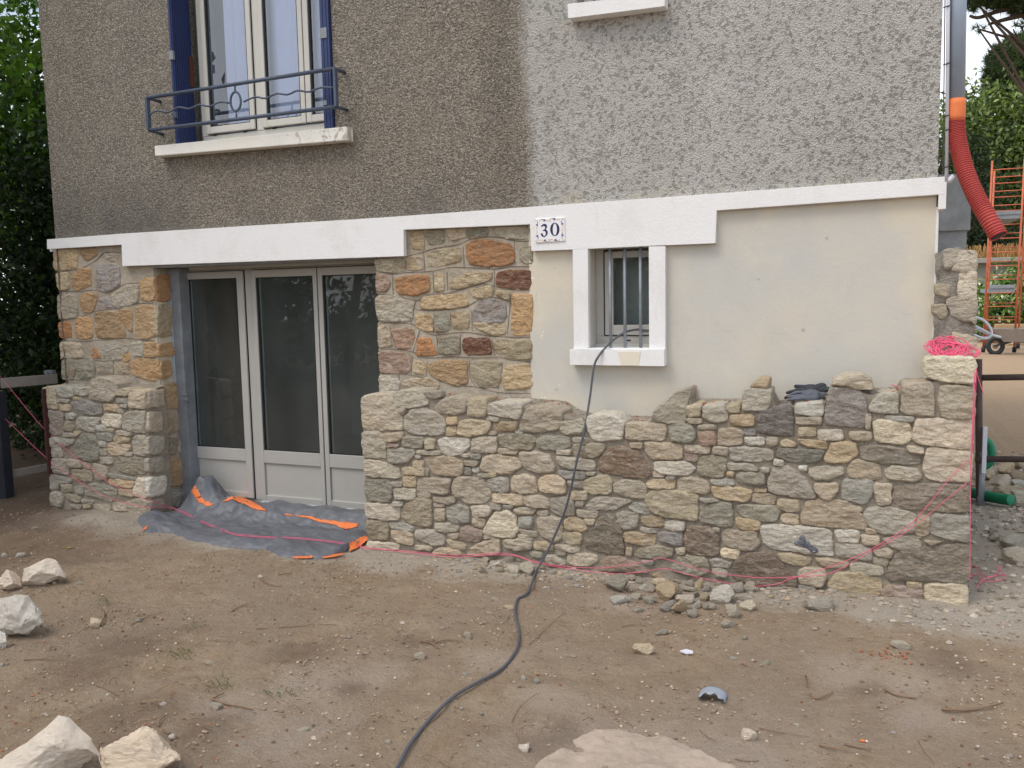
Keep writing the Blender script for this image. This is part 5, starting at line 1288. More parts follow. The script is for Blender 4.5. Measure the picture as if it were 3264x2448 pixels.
for vw, tx, r, lb in tw:
    pts = [GG(*vw(*[float(k) for k in t.split(',')])) for t in tx.split()]; pts = [p+np.array([0, 0, r*1.4+.004]) for p in pts]; m = MB(); m.tube(smooth_path(pts, 4) if len(pts) > 2 else pts, r, 6, rf=lambda t, i, r=r: r*(1.15-.6*t)*(1+.15*math.sin(i*2.1)))
    tag(m.build('twig', M['twig'], None, smooth=True), lb, 'twig', TW)
# gravel, crumbs, needles (uncountable litter)
rg = random.Random(11); spots = []; sp2 = []
while len(spots) < 6000:
    x, y = rg.uniform(-6.6, 1.9), rg.uniform(-4.2, 2.0)
    if y > -.28 and -5.6 < x < .52: continue
    w = .25
    if y > -.85 and x > -2.4: w = 1.0
    elif -.55 < y and -5.5 < x < -4.0: w = .8
    elif x < -5.4: w = .15
    elif x > .4: w = 2.5
    elif y < -2.2 and x < -1.5: w = .42
    if rg.random() > w*(.4+1.2*abs(noise.noise((x*1.3, y*1.3, 5)))): continue
    spots.append((x, y, H(x, y)+.003))
m = MB(); chips(m, spots, .0018, .0075, [lin(176, 166, 154), lin(160, 148, 132), lin(178, 166, 150), lin(150, 134, 118), lin(168, 152, 134), lin(140, 126, 112), lin(192, 182, 170)], rg)
sp2 = [s for s in spots if rg.random() < .035]; chips(m, [(x+.02, y, z) for x, y, z in sp2], .008, .018, [lin(160, 150, 136), lin(178, 168, 152), lin(150, 142, 132)], rg)
chips(m, [(x, y, H(x, y)+.004) for x, y in ((rg.uniform(.52, 3.4), rg.uniform(-.3, 4.5)) for _ in range(4200))], .004, .022, [lin(176, 166, 152), lin(158, 148, 134), lin(190, 180, 166), lin(140, 130, 118)], rg)
tag(m.build('gravel', M['bits']), 'scattered grit and small pebbles over the bare earth', 'gravel', None, 'stuff')
m = MB(); cs = []
for cx_, cy_, n_, s_ in ((-2.35, -2.95, 90, .35), (-1.9, -3.2, 60, .3), (-3.0, -2.8, 50, .5), (-2.4, -.42, 40, .5), (-1.5, -.5, 25, .4), (.15, -1.0, 24, .05), (-3.6, -2.0, 30, .9), (0.1, -1.6, 25, .8)):
    for _ in range(n_):
        x, y = rg.gauss(cx_, s_), rg.gauss(cy_, s_*.6)
        if y < -.3: cs.append((x, y, H(x, y)+.004))
chips(m, cs, .0025, .008, [lin(156, 98, 70), lin(140, 86, 62), lin(170, 116, 86)], rg); tag(m.build('brick_crumbs', M['bits']), 'orange-brown crumbs and bark flakes strewn on the earth', 'litter', None, 'stuff')
m = MB()
for _ in range(950):
    if rg.random() < .72: x, y = rg.gauss(-3.3, 1.2), rg.gauss(-2.6, .8)
    else: x, y = rg.uniform(-5, 1.2), rg.uniform(-3.8, -.5)
    if y > -.35 or abs(x) > 7: continue
    a = rg.uniform(0, 3.14); l = rg.uniform(.02, .075); z = H(x, y)+.008; c_ = rg.choice([lin(140, 104, 74), lin(110, 84, 62), lin(166, 134, 98)]); dx, dy = math.cos(a)*l, math.sin(a)*l
    m.tube([(x, y, z), (x+dx*.5-dy*.12, y+dy*.5+dx*.12, z+.004), (x+dx, y+dy, z-.002)], .0011, 3, c_, cap=False)
tag(m.build('pine_needles', M['bits']), 'dry pine needles and fine roots littering the earth', 'needles', None, 'stuff')
m = MB()
for cx_, cy_, n_ in [GG(*vL(1120, 950))[:2].tolist()+[26], GG(*vL(1390, 1150))[:2].tolist()+[30], GG(*vL(1760, 1210))[:2].tolist()+[18], GG(*vL(670, 630))[:2].tolist()+[12], GG(*vL(1200, 780))[:2].tolist()+[12]]:
    for _ in range(n_*1):
        x, y = rg.gauss(cx_, .035), rg.gauss(cy_, .03); a = rg.uniform(0, 6.28); l = rg.uniform(.012, .035); z = H(x, y); m.tube([(x, y, z), (x+math.cos(a)*l*.5, y+math.sin(a)*l*.5, z+l*.6), (x+math.cos(a)*l, y+math.sin(a)*l, z+l*.7)], .0014, 3, lin(96, 112, 66), cap=False)
tag(m.build('grass', M['bits']), 'tiny sparse sprigs of green weed in the lower left earth', 'weeds', None, 'stuff')
m = MB(); cl_ = []
while len(cl_) < 7000:
    x, y = rg.uniform(-6.4, 1.9), rg.uniform(-4.1, -.3)
    if rg.random() > .12+1.9*max(0, noise.noise((x*2.1, y*2.1, 9))): continue
    cl_.append((x, y, H(x, y)+.004))
chips(m, cl_, .002, .009, [lin(150, 131, 112), lin(166, 146, 126), lin(178, 160, 140), lin(128, 110, 94)], rg)
for _ in range(260):
    x = rg.uniform(-2.4, .45); y = -.25-abs(rg.gauss(0, .16)); cl_.append(0); chips(m, [(x, y, H(x, y)+.004)], .006, .022, [lin(174, 165, 152), lin(164, 154, 140), lin(150, 142, 132), lin(168, 152, 128)], rg)
tag(m.build('soil_clods', M['bits']), 'small crumbly clods of soil and mortar scraps over the yard', 'soil', None, 'stuff')
# ---------------------------------------------------------------- tarp by the door
fr = [GG(*vT(*t)) for t in ((30, 460), (100, 552), (200, 548), (330, 552), (420, 590), (500, 622), (640, 640), (760, 672), (950, 697), (1150, 696), (1270, 762), (1400, 778), (1650, 780), (1780, 755), (1890, 715), (1985, 665), (2062, 612))]
fr = sorted([(p[0], p[1]) for p in fr])
def yfront(x):
    if x <= fr[0][0]: return fr[0][1]
    for (a, ya), (b, yb) in zip(fr, fr[1:]):
        if a <= x <= b: return ya+(yb-ya)*(x-a)/(b-a)
    return fr[-1][1]
TX0, TX1 = fr[0][0], min(fr[-1][0], -2.735)
def tarpz(x, y):
    """height of the crumpled tarp"""
    yf = yfront(x); g = H(x, y); t = max(0, min(1, (y-yf)/max(.05, .2-yf)))
    base = max(g, 0)+.006+.085*max(0, min(1, (y+.02)/.12))
    edge = min(1, (y-yf)/.10) if y > yf else 0
    rg1 = lambda a, s1, s2, k: (1-min(1, 2.6*abs(noise.noise(((x*math.cos(a)+y*math.sin(a))*s1+.35*noise.noise((x*3, y*3, k)), (-x*math.sin(a)+y*math.cos(a))*s2, k)))))**1.6
    vo_ = lambda u, v, s_: noise.voronoi((u*s_+.3*noise.noise((u*2, v*2, 5)), v*s_*1.7, s_))[0][0]
    f = .032*vo_(x+.4*y, y-.3*x, 2.6)+.026*vo_(x-.3*y, y+.4*x, 6.0)+0*(.026*rg1(.30, .8, 3.6, 3)+.018*rg1(-.45, 1.0, 5.0, 6)+.010*rg1(1.2, 1.2, 6, 9)+.006*rg1(.1, 1.8, 11, 2))+.002*noise.noise((x*32, y*32, 6))
    roll = .012*math.exp(-((y-yf-.04)/.035)**2)*(.6+.5*noise.noise((x*5, 0, 2)))
    hump = .21*math.exp(-((x+4.52)/.11)**2-((y-.10)/.11)**2)+.09*math.exp(-((x+4.25)/.22)**2-((y-.02)/.08)**2)+.06*math.exp(-((x+4.75+.1)/.16)**2-((y+.2)/.12)**2)+.05*math.exp(-((x+3.9)/.2)**2-((y+.0)/.06)**2)
    return base+f*edge+roll+hump*(1+.35*noise.noise((x*14, y*14, 1)))
m = MB(); nx, ny = 210, 90; vs = []
for i in range(nx+1):
    x = TX0+(TX1-TX0)*i/nx; yf = yfront(x); yb = .215 if x > -4.58 else (-.275 if x < -4.77 else -.275+(x+4.77)/.19*.46)
    if x < -4.2: yb = min(yb, .215)
    for j in range(ny+1):
        y = yf+(yb-yf)*j/ny; z = max(tarpz(x, y), H(x, y)+.004)
        if j == 0: z = H(x, y)-.004
        vs.append((x, y, z))
m.add(vs, [(i*(ny+1)+j, (i+1)*(ny+1)+j, (i+1)*(ny+1)+j+1, i*(ny+1)+j+1) for i in range(nx) for j in range(ny)])
tp = m.build('tarp', M['tarp'], None, smooth=True); tag(tp, 'crumpled blue-grey tarp with orange strips lying in front of the french door', 'tarp')
def hit(px, py, fn, lo=-.3, hi=.6):      # picture ray onto a height surface
    z0 = hi
    d = ray(px, py); best = None
    for k in range(400):
        z = hi-(hi-lo)*k/399; p = CAM+d*((z-CAM[2])/d[2])
        if p[2] <= fn(p[0], p[1]): return p
    return CAM+d*((0-CAM[2])/d[2])
def strip(up, dn, nm='orange_strip', off=.004):
    U = [tuple(map(float, t.split(','))) for t in up.split()]; Dn = [tuple(map(float, t.split(','))) for t in dn.split()]
    def samp(L, n=24):
        L = [Vector(p) for p in L]; cum = [0]
        for a, b in zip(L, L[1:]): cum.append(cum[-1]+(b-a).length)
        o = []
        for k in range(n+1):
            t = cum[-1]*k/n
            for i in range(len(L)-1):
                if t <= cum[i+1]+1e-6: o.append(L[i].lerp(L[i+1], (t-cum[i])/(cum[i+1]-cum[i]))); break
        return o
    a, b = samp(U), samp(Dn); W_ = 5; vs = []
    for p, q_ in zip(a, b):
        A = hit(*vT(p.x, p.y), tarpz); B = hit(*vT(q_.x, q_.y), tarpz)
        for k in range(W_+1):
            c = A+(B-A)*k/W_; vs.append((c[0], c[1], tarpz(c[0], c[1])+off))
    n = len(a); mb = MB(); mb.add(vs, [(i*(W_+1)+k, (i+1)*(W_+1)+k, (i+1)*(W_+1)+k+1, i*(W_+1)+k+1) for i in range(n-1) for k in range(W_)])
    o = mb.build(nm, M['orange'], tp, smooth=True); sm = o.modifiers.new('s', 'SOLIDIFY'); sm.thickness = .002; return o
strip('540,165 600,270 700,308', '488,185 560,290 650,325')
strip('775,285 850,236 950,240 1060,290 1165,360', '800,285 860,270 940,292 1020,335 1090,362')
strip('1315,390 1440,405 1560,415 1620,440 1760,455 1860,468 1968,470', '1330,400 1440,412 1550,432 1620,465 1750,488 1850,525 1965,505')
strip('1885,715 1900,660 1960,610 2035,578', '1890,718 1960,690 2010,655 2062,612')
strip('1390,768 1480,762 1570,762', '1395,776 1480,780 1565,776')
strip('1650,768 1750,748 1850,732', '1655,780 1760,768 1840,742')
strip('75,515 115,485', '60,532 100,520')
# ---------------------------------------------------------------- cable, strings, tangle, gloves
cp = [P(*vW(1060, 1165), .155), P(*vW(900, 1155), .14), P(*vW(830, 1148), .12), P(*vW(700, 1175), .07), P(*vW(570, 1250), .03), P(*vW(440, 1370), -.02), P(*vW(350, 1480), -.055), P(*vW(290, 1620), -.07)]
full = lambda x, y: (x*1.4756, y*1.4756)
cp += [P(*full(x, y), Y) for x, y, Y in ((1274, 860, -.12), (1262, 930, -.24), (1245, 1000, -.265), (1230, 1070, -.27), (1214, 1120, -.27), (1183, 1190, -.285))]
cp += [GG(*full(x, y))+np.array([0, 0, .014]) for x, y in ((1158, 1240), (1141, 1284), (1118, 1300), (1113, 1330), (1121, 1370), (1116, 1408), (1085, 1450), (1030, 1482), (980, 1512), (930, 1560), (890, 1610), (862, 1659), (835, 1720))]
m = MB(); m.tube(smooth_path(cp, 8), .0066, 10, rf=lambda t, i: .0066*(1+.04*math.sin(i*.9))); tag(m.build('power_cable', M['cable'], None, smooth=True), 'dark grey cable running from the barred window down the wall and across the earth', 'cable')
SY_ = -.285
def stringy(pts, lb, r=.0017, tw_=.0015, grp='pink mason strings'):
    q_ = [Vector((p[0], p[1], max(p[2], H(p[0], p[1])+.007))) if p[1] < -.1 else p for p in smooth_path(pts, 8)]; m = MB(); m.tube(q_, r, 6); return tag(m.build('mason_string', M['pink'], None, smooth=True), lb, 'string', grp)
def tp_(x, y): p = hit(*vT(x, y), tarpz); return p+np.array([0, 0, .008])
s1 = [P(*v4(-30, 900), .15), P(*v4(5, 925), .08)]+[P(*vC(x, y), Y) for x, y, Y in ((0, 560, -.12), (300, 840, -.20), (470, 970, -.20), (680, 1130, -.20), (950, 1265, -.20), (1080, 1320, -.21))]
s1 += [tp_(x, y) for x, y in ((330, 335), (420, 368), (600, 458), (780, 530), (900, 570), (1190, 595), (1400, 600), (1700, 628), (1980, 668))]
s1 += [P(*vA(x, y), SY_) for x, y in ((110, 1295), (300, 1310), (600, 1340), (750, 1345), (900, 1338), (1000, 1333), (1100, 1348), (1200, 1382), (1400, 1418), (1640, 1428), (1800, 1408), (1975, 1378))]
s1 += [P(*vB(x, y), SY_-.02) for x, y in ((0, 1290), (60, 1300), (300, 1370), (600, 1408), (830, 1403), (1040, 1380))]+[P(*vB(x, y), SY_) for x, y in ((1250, 1270), (1500, 1130), (1700, 970), (1868, 832))]
stringy(s1, 'pink string from the dark post over pillar and tarp, upper one along the wall')
s2 = [P(*v4(-30, 1140), .15), P(*v4(20, 1162), .08)]+[P(*vC(x, y), Y) for x, y, Y in ((0, 840, -.12), (180, 990, -.20), (450, 1170, -.20), (640, 1275, -.20), (870, 1350, -.20), (1090, 1395, -.21))]
s2 += [tp_(x, y) for x, y in ((300, 335), (420, 378), (600, 470), (780, 542), (900, 580), (1190, 603), (1400, 608), (1700, 638), (1980, 676))]
s2 += [P(*vA(x, y), SY_-.004) for x, y in ((110, 1300), (300, 1318), (600, 1352), (750, 1358), (950, 1345), (1100, 1352), (1200, 1388), (1400, 1428), (1700, 1463), (1850, 1460), (1985, 1440))]
s2 += [P(*vB(x, y), SY_-.02) for x, y in ((55, 1358), (300, 1420), (560, 1458), (700, 1450), (800, 1415), (950, 1370))]+[P(*vB(x, y), SY_-.003) for x, y in ((1150, 1300), (1350, 1200), (1550, 1060), (1760, 810), (1882, 690))]
stringy(s2, 'second pink string, the lower one sagging in front of the reddish stone')
EY = -.29
stringy([P(*vB(x, y), Y) for x, y, Y in ((1925, 140, EY), (1918, 300, EY), (1908, 480, EY), (1898, 640, EY), (1890, 760, EY), (1888, 900, EY), (1886, 1100, EY), (1885, 1300, EY), (1883, 1430, EY))], 'pink string hanging plumb down the outer corner of the new wall')
stringy([P(*vB(x, y), EY-.01) for x, y in ((1916, 160), (1906, 330), (1900, 500), (1893, 640), (1889, 800))], 'second strand of pink string wrapped at the wall corner below the top block', .003)
stringy([P(*vB(x, y), EY-.005) for x, y in ((1922, 140), (1935, 200), (1952, 250), (1970, 298))], 'short loose pink string end with a knot beside the rusty tube')
b2_ = [P(*vB(x, y), -.02) for x, y in ((1408, 240), (1440, 250), (1480, 258))]; b2_ = [p+np.array([0, 0, 0]) for p in b2_]; stringy(b2_, 'short pink string end lying on the mortar left of the tall block', .003)
sc = [(1885, 1355), (1920, 1370), (1960, 1400), (1990, 1430), (2040, 1415), (2095, 1420), (2075, 1390), (2055, 1365), (2040, 1410), (1960, 1450), (1920, 1490)]
stringy([GG(*vB(x, y))+np.array([0, 0, .012+.01*(i % 2)]) for i, (x, y) in enumerate(sc)], 'loose loops of pink string on the gravel outside the corner', .0022)
sc = [(1888, 1420), (1930, 1400), (1955, 1440), (2000, 1450), (2060, 1440), (2095, 1430)]
stringy([GG(*vB(x, y))+np.array([0, 0, .014]) for x, y in sc], 'frayed pink string scrap lying over the loops on the gravel', .002)
m = MB(); rt = random.Random(3); c = P(*vF(455, 850), -.14); c2 = P(*vF(560, 870), -.14)
for k in range(26):
    ctr = c if rt.random() < .7 else c2; R1 = rt.uniform(.025, .075 if ctr is c else .055); pts = []; ph = rt.uniform(0, 6.28); ti = rt.uniform(-.8, .8)
    for i in range(14):
        a = ph+i*rt.uniform(.45, .6); rr_ = R1*(1+.25*math.sin(i*1.3+k)); pts.append((ctr[0]+rr_*1.15*math.cos(a), ctr[1]+rr_*.7*math.sin(a)*math.cos(ti)+rt.uniform(-.01, .01), max(ctr[2]-.045, ctr[2]+rr_*.85*math.sin(a)*(.5+.5*abs(math.sin(ti)))+rt.uniform(-.008, .008))))
    m.tube(smooth_path(pts, 4), .0022, 5)
tag(m.build('string_tangle', M['pink'], None, smooth=True), 'bright pink tangle of mason string heaped on the top block of the wall corner', 'string')
# gloves: capsules fused into one skin each
def glove(name, caps, mat, label):
    b = MB()
    for a, c_, r0, r1 in caps:
        a, c_ = Vector(a), Vector(c_); n = 8; L = (c_-a)
        pts = [a+L*(i/n) for i in range(n+1)]; d = L.normalized(); pts = [a-d*r0*.95, a-d*r0*.6]+pts+[c_+d*r1*.6, c_+d*r1*.95]
        N_ = len(pts)-1
        def rf(t, i, r0=r0, r1=r1, N_=N_):
            if i == 0: return r0*.25
            if i == 1: return r0*.8
            if i == N_: return r1*.25
            if i == N_-1: return r1*.8
            return r0+(r1-r0)*(i-2)/(N_-4)
        b.tube(pts, 1, 12, rf=rf)
    o = b.build(name, mat, None, smooth=True); md = o.modifiers.new('r', 'REMESH'); md.mode = 'VOXEL'; md.voxel_size = .0022; md.use_smooth_shade = True
    sm = o.modifiers.new('sm', 'SMOOTH'); sm.factor = .5; sm.iterations = 4; return tag(o, label, 'glove', 'pair of work gloves on the wall')
def gp(x, y, Y): return tuple(P(*vG(x, y), Y))
gm = simple('glove_rubber', lin(92, 96, 106), .6, 0, 60, .2, .001); gk = simple('glove_knit', lin(56, 58, 64), .85, 0, 80, .2, .001)
g1 = glove('work_glove', [(gp(500, 345, -.13), gp(400, 345, -.15), 0.0317, 0.0293), (gp(500, 375, -.15), gp(390, 375, -.16), 0.0244, 0.0220), (gp(450, 310, -.12), gp(380, 320, -.13), 0.0220, 0.0195),
    (gp(380, 300, -.13), gp(240, 305, -.14), 0.0104, 0.0092), (gp(240, 305, -.14), gp(165, 335, -.14), 0.0092, 0.0073), (gp(370, 345, -.155), gp(240, 352, -.165), 0.0104, 0.0092), (gp(240, 352, -.165), gp(140, 362, -.165), 0.0092, 0.0073),
    (gp(370, 375, -.17), gp(250, 388, -.18), 0.0104, 0.0092), (gp(250, 388, -.18), gp(150, 398, -.18), 0.0092, 0.0079), (gp(400, 320, -.10), gp(250, 320, -.10), 0.0110, 0.0098), (gp(380, 355, -.12), gp(230, 345, -.11), 0.0110, 0.0085), (gp(520, 355, -.13), gp(620, 345, -.11), 0.0244, 0.0195)], gm, 'grey rubber-palmed work glove lying in front, fingers pointing left')
g2 = glove('work_glove', [(gp(480, 250, -.05), gp(400, 245, -.05), 0.0244, 0.0220), (gp(500, 270, -.07), gp(420, 280, -.07), 0.0195, 0.0195), (gp(430, 230, -.05), gp(240, 218, -.05), 0.0122, 0.0104), (gp(400, 265, -.06), gp(260, 272, -.06), 0.0122, 0.0110), (gp(260, 272, -.06), gp(125, 305, -.07), 0.0110, 0.0085),
    (gp(400, 290, -.07), gp(240, 310, -.08), 0.0110, 0.0098), (gp(240, 310, -.08), gp(100, 375, -.09), 0.0098, 0.0079), (gp(500, 250, -.05), gp(600, 225, -.05), 0.0207, 0.0232), (gp(540, 280, -.06), gp(660, 270, -.07), 0.0171, 0.0207)], gk, 'black knit work glove lying behind with green cuff rim')
for g_, cc, rx, rz, Y in ((g2, (605, 208), .0145, .0095, -.05), (g1, (668, 272), .007, .009, -.085)):
    c = P(*vG(*cc), Y); m = MB(); m.tube([(c[0]+rx*1.0*math.cos(a)*.95, c[1]-.012*math.sin(a), c[2]+rz*math.sin(a)+.3*rx*math.cos(a)*(-.4)) for a in np.linspace(0, 6.283, 25)], .0022, 6, cap=False)
    m.build('cuff_rim', simple('green_rim', lin(30, 150, 116), .6, 0, 20, .1, 0), g_, smooth=True)
# ---------------------------------------------------------------- downpipe, conduit, pier
dp = thing('downpipe', 'zinc downpipe at the house corner ending in a taped ribbed red hose', 'downpipe', (.43, .05, 1.5)); PY = .06
a, b = P(*v3(1773, -60), PY), P(*v3(1762, 690), PY)
m = MB(); m.tube([(a[0], PY, 5.0), (a[0], PY, a[2]), tuple(b)], .037, 20); m.build('pipe', M['zinc'], dp, smooth=True)
m = MB(); m.tube([P(*v3(x, y), PY) for x, y in ((1764, 655), (1762, 690), (1759, 730), (1757, 770), (1756, 800))], .041, 20, rf=lambda t, i: (.039, .0405, .042, .0425, .041)[i]); m.build('orange_tape', M['orange'], dp, smooth=True)
hp = smooth_path([P(*v3(x, y), Y) for x, y, Y in ((1757, 795, PY), (1762, 890, .05), (1785, 1010, .03), (1822, 1140, .0), (1880, 1280, -.03), (1945, 1400, -.06), (2038, 1562, -.10))], 40)
m = MB(); m.tube(hp, .04, 20, cap=False, rf=lambda t, i: .0385+.0035*(1 if (i % 4) in (0, 1) else -1)); m.build('ribbed_hose', M['redhose'], dp, smooth=False)
m = MB(); m.tube(hp[-3:], .030, 16); m.build('hose_mouth', M['black'], dp)
cn = thing('white_conduit', 'thin white conduit tied with black ties up the house corner', 'conduit', (.37, .0, 2.1)); CY = .03
a, b = P(*v3(1706, 0), CY), P(*v3(1693, 1200), CY); m = MB(); m.tube([(a[0], CY, 5.0), tuple(a), tuple(b)], .0085, 12); m.build('conduit', M['pvc'], cn, smooth=True)
for y in (42, 421, 765, 858, 1103):
    l, r = P(*v3(1672, y+8), CY-.012), P(*v3(1716, y-6), CY-.012); m = MB(); m.tube([l, r], .003, 6); m.build('cable_tie', M['black'], cn)
m = MB(); a, b = P(*v3(1684, 0), .03), P(*v3(1670, 1160), .03); m.tube([(a[0], .028, 5.0), tuple(a), tuple(b)], .0028, 6); m.build('thin_wire', M['rust'], cn)
m = MB(); m.tube([P(*v3(x, y), .04) for x, y in ((1693, 1195), (1715, 1190), (1745, 1165))], .016, 12); m.build('elbow', M['pvc'], cn, smooth=True)
x1 = float(P(3083, 700, .9)[0]); m = MB(); m.box((XR+.02, .9, 0), (x1, 1.3, 1.93)); m.box((XR+.02, .88, 1.93), (x1+.015, 1.32, 2.26))
for z in np.arange(.2, 1.9, .2): m.box((x1-.004, .899, z), (x1+.001, 1.301, z+.004))
tag(m.build('concrete_pier', M['concrete'], None, bevel=.006), 'grey concrete block pier standing behind the corner below the downpipe', 'pier')
# ---------------------------------------------------------------- scaffold tubes by the corner
t0 = GG(3123, 1615); TYy = t0[1]; sc1 = thing('tube_scaffold', 'rusty steel tube frame standing beside the wall corner', 'scaffold', tuple(t0))
top = P(3119, 1145, TYy); m = MB(); m.tube([(t0[0], TYy, t0[2]-.05), (top[0]-.0, TYy, top[2])], .0235, 14); m.build('upright', M['rust'], sc1, smooth=True)
m = MB(); m.tube([(t0[0], TYy-.0, t0[2]-.04), (t0[0], TYy, t0[2]+.40)], .0265, 14); m.build('foot_tube', M['galv'], sc1, smooth=True)
for a, b in (((3130, 1204), (3264, 1202)), ((3130, 1463), (3264, 1464))):
    A, B = P(*a, TYy), P(*b, TYy); B = A+(B-A)*3.0; m = MB(); m.tube([A, B], .022, 12); m.build('cross_tube', M['rust'], sc1, smooth=True)
c = P(*vH(205, 770), TYy); m = MB(); m.tube([(c[0], TYy, c[2]-.022), (c[0], TYy, c[2]+.022)], .031, 12); m.build('coupler', M['rust'], sc1, smooth=True)
a, b = P(*vH(222, 600), 1.9), P(*vH(232, 830), 1.9); m = MB(); m.box((a[0], 1.9, b[2]-.02), (a[0]+.028, 1.93, a[2])); tag(m.build('leaning_board', M['pvc'], None, bevel=.003), 'narrow white board standing behind the rusty tube', 'board')
m = MB(); m.tube(smooth_path([P(*vH(x, y), 2.1) for x, y in ((232, 672), (250, 680), (264, 710), (268, 750), (258, 785), (236, 805), (222, 800))], 6), .028, 12); tag(m.build('green_hose', M['green'], None, smooth=True), 'green hose loop curving up behind the rusty tube', 'hose')
hpp = smooth_path([GG(*vH(x, y))+np.array([0, 0, .06]) for x, y in ((150, 985), (230, 1005), (300, 1020), (368, 1030))], 24); m = MB(); m.tube(hpp, .04, 16, rf=lambda t, i: .036+.003*(1 if i % 2 else -1)); tag(m.build('green_hose', M['green'], None, smooth=True), 'ribbed green hose end lying across the gravel by the tube foot', 'hose')
m = MB()
for k, pts in enumerate((((630, 640), (700, 670), (745, 730), (735, 775), (690, 785), (630, 760)), ((630, 700), (690, 730), (745, 760), (810, 778)), ((630, 715), (700, 745), (740, 770), (700, 782), (625, 770)))):
    m.tube(smooth_path([P(*vF(x, y), 1.0+.05*k) for x, y in pts], 8), .008, 8)
tag(m.build('coiled_pipe', M['pvc'], None, smooth=True), 'pale coil of thin pipe sticking out past the stone cladding', 'pipe coil')
# ---------------------------------------------------------------- background right: shed, ladders, barrow, timber
SYD = 27.0
def pz(px, py, Y): return P(px, py, Y)
shed = thing('shed', 'low grey flat-roofed shed with dark blue door behind the orange frames', 'shed', (6, SYD, 0))
x0 = pz(3085, 900, SYD)[0]; zt = pz(3180, 838, SYD)[2]; x1 = x0+9; dx0, dx1 = pz(3108, 950, SYD)[0], pz(3132, 950, SYD)[0]; dz = pz(3120, 905, SYD)[2]
m = MB(); hole_wall(m, x0, x1, -.3, zt, SYD, [(dx0, dx1, -.3, dz)], .2); m.add([(x0, SYD, -.3), (x0, SYD+5, -.3), (x0, SYD+5, zt), (x0, SYD, zt)], [(0, 1, 2, 3)]); m.build('wall', M['slabcon'], shed)
m = MB(); m.box((x0-.3, SYD-.35, zt), (x1, SYD+5, zt+.16)); m.build('roof', M['slabcon'], shed, bevel=.02)
m = MB(); m.box((dx0, SYD+.15, -.2), (dx1, SYD+.2, dz)); m.build('door', M['navy'], shed)
m = MB(); rg2 = random.Random(4)
for _ in range(1600):
    x = rg2.uniform(x0-.2, x1-3); y = rg2.uniform(SYD-.3, SYD+1.5); h_ = rg2.uniform(.1, .5); m.tube([(x, y, zt+.15), (x+rg2.uniform(-.12, .12), y+rg2.uniform(-.1, .1), zt+.15+h_)], .012, 3, rg2.choice([lin(186, 142, 92), lin(160, 118, 74), lin(150, 130, 80)]), cap=False)
tag(m.build('dry_grass', M['bits']), 'brown dry grass growing on the shed roof', 'dry grass', None, 'stuff')
def ladder_frame(label, pl_, pr_, Yd, ztop, rungs, xo=0):
    th = thing('scaffold_ladder', label, 'scaffold', (pl_[0], Yd, 0), 'orange scaffold ladder frames')
    for p in (pl_, pr_):
        m = MB(); m.tube([(p[0], Yd, .12), (p[0]+p[1], Yd, ztop)], .024, 10); m.build('upright', M['scaf'], th, smooth=True)
    z = .5
    while z < ztop-.05:
        t = (z-.12)/(ztop-.12); m = MB(); m.tube([(pl_[0]+pl_[1]*t, Yd, z), (pr_[0]+pr_[1]*t, Yd, z)], .012, 8); m.build('rung', M['scaf'], th, smooth=True); z += rungs
    for p in (pl_, pr_):
        m = MB(); m.tube([(p[0]-.04, Yd, .10), (p[0]+.04, Yd, .10)], .07, 14); m.build('caster', M['black'], th, smooth=True)
    return th
LY = 19.0
xa, xb = pz(3136, 1060, LY)[0], pz(3163, 515, LY)[0]; xc, xd = pz(3235, 1060, LY)[0], pz(3266, 515, LY)[0]; zt_ = pz(3163, 513, LY)[2]
ladder_frame('nearer tall orange scaffold ladder frame behind the house', (xa, xb-xa), (xc, xd-xc), LY, zt_, .33)
LY2 = 20.6; xa, xb = pz(3143, 1060, LY2)[0], pz(3170, 545, LY2)[0]; xc, xd = pz(3246, 1060, LY2)[0], pz(3276, 545, LY2)[0]
ladder_frame('farther orange scaffold ladder frame seen through the nearer one', (xa, xb-xa), (xc, xd-xc), LY2, pz(3170, 545, LY2)[2], .36)
for (u0, u1, w0, w1), lb in (((3152, 3236, 905, 934), 'lower grey platform plank laid between the orange frames'), ((3172, 3256, 668, 700), 'upper grey platform plank laid between the orange frames')):
    A = pz(u0, w1, LY); B = pz(u1, w0, LY); m = MB(); m.box((A[0], LY, A[2]), (B[0], LY+1.6, A[2]+.10)); m.box((A[0], LY-.02, A[2]+.10), (B[0], LY, A[2]+.19)); tag(m.build('platform_plank', M['galv'], None, bevel=.01), lb, 'scaffold plank')
c = G(3172, 1130); bw = thing('wheelbarrow', 'wheelbarrow with a fat black tyre in front of the orange frames', 'wheelbarrow', tuple(c)); R0 = .19
wc = np.array([c[0], c[1], R0+.02]); m = MB(); m.tube([wc+np.array([R0*math.cos(a)*.8, 0, R0*math.sin(a)*.95]) for a in np.linspace(0, 6.283, 25)], .055, 10, cap=False); wh = m.build('wheel', M['black'], bw, smooth=True)
m = MB(); m.tube([wc+np.array([0, -.03, 0]), wc+np.array([0, .03, 0])], .07, 12); m.build('hub', M['greywood'], wh, smooth=True)
m = MB(); m.tube([wc+np.array([-.05, -.1, 0]), wc+np.array([.5, -.1, .15]), wc+np.array([1.3, -.2, .45])], .02, 8); m.tube([wc+np.array([-.05, .1, 0]), wc+np.array([.5, .2, .15]), wc+np.array([1.3, .3, .45])], .02, 8); m.tube([wc+np.array([.8, -.1, .2]), wc+np.array([.85, -.1, -.2])], .02, 8); m.build('handles', M['black'], bw, smooth=True)
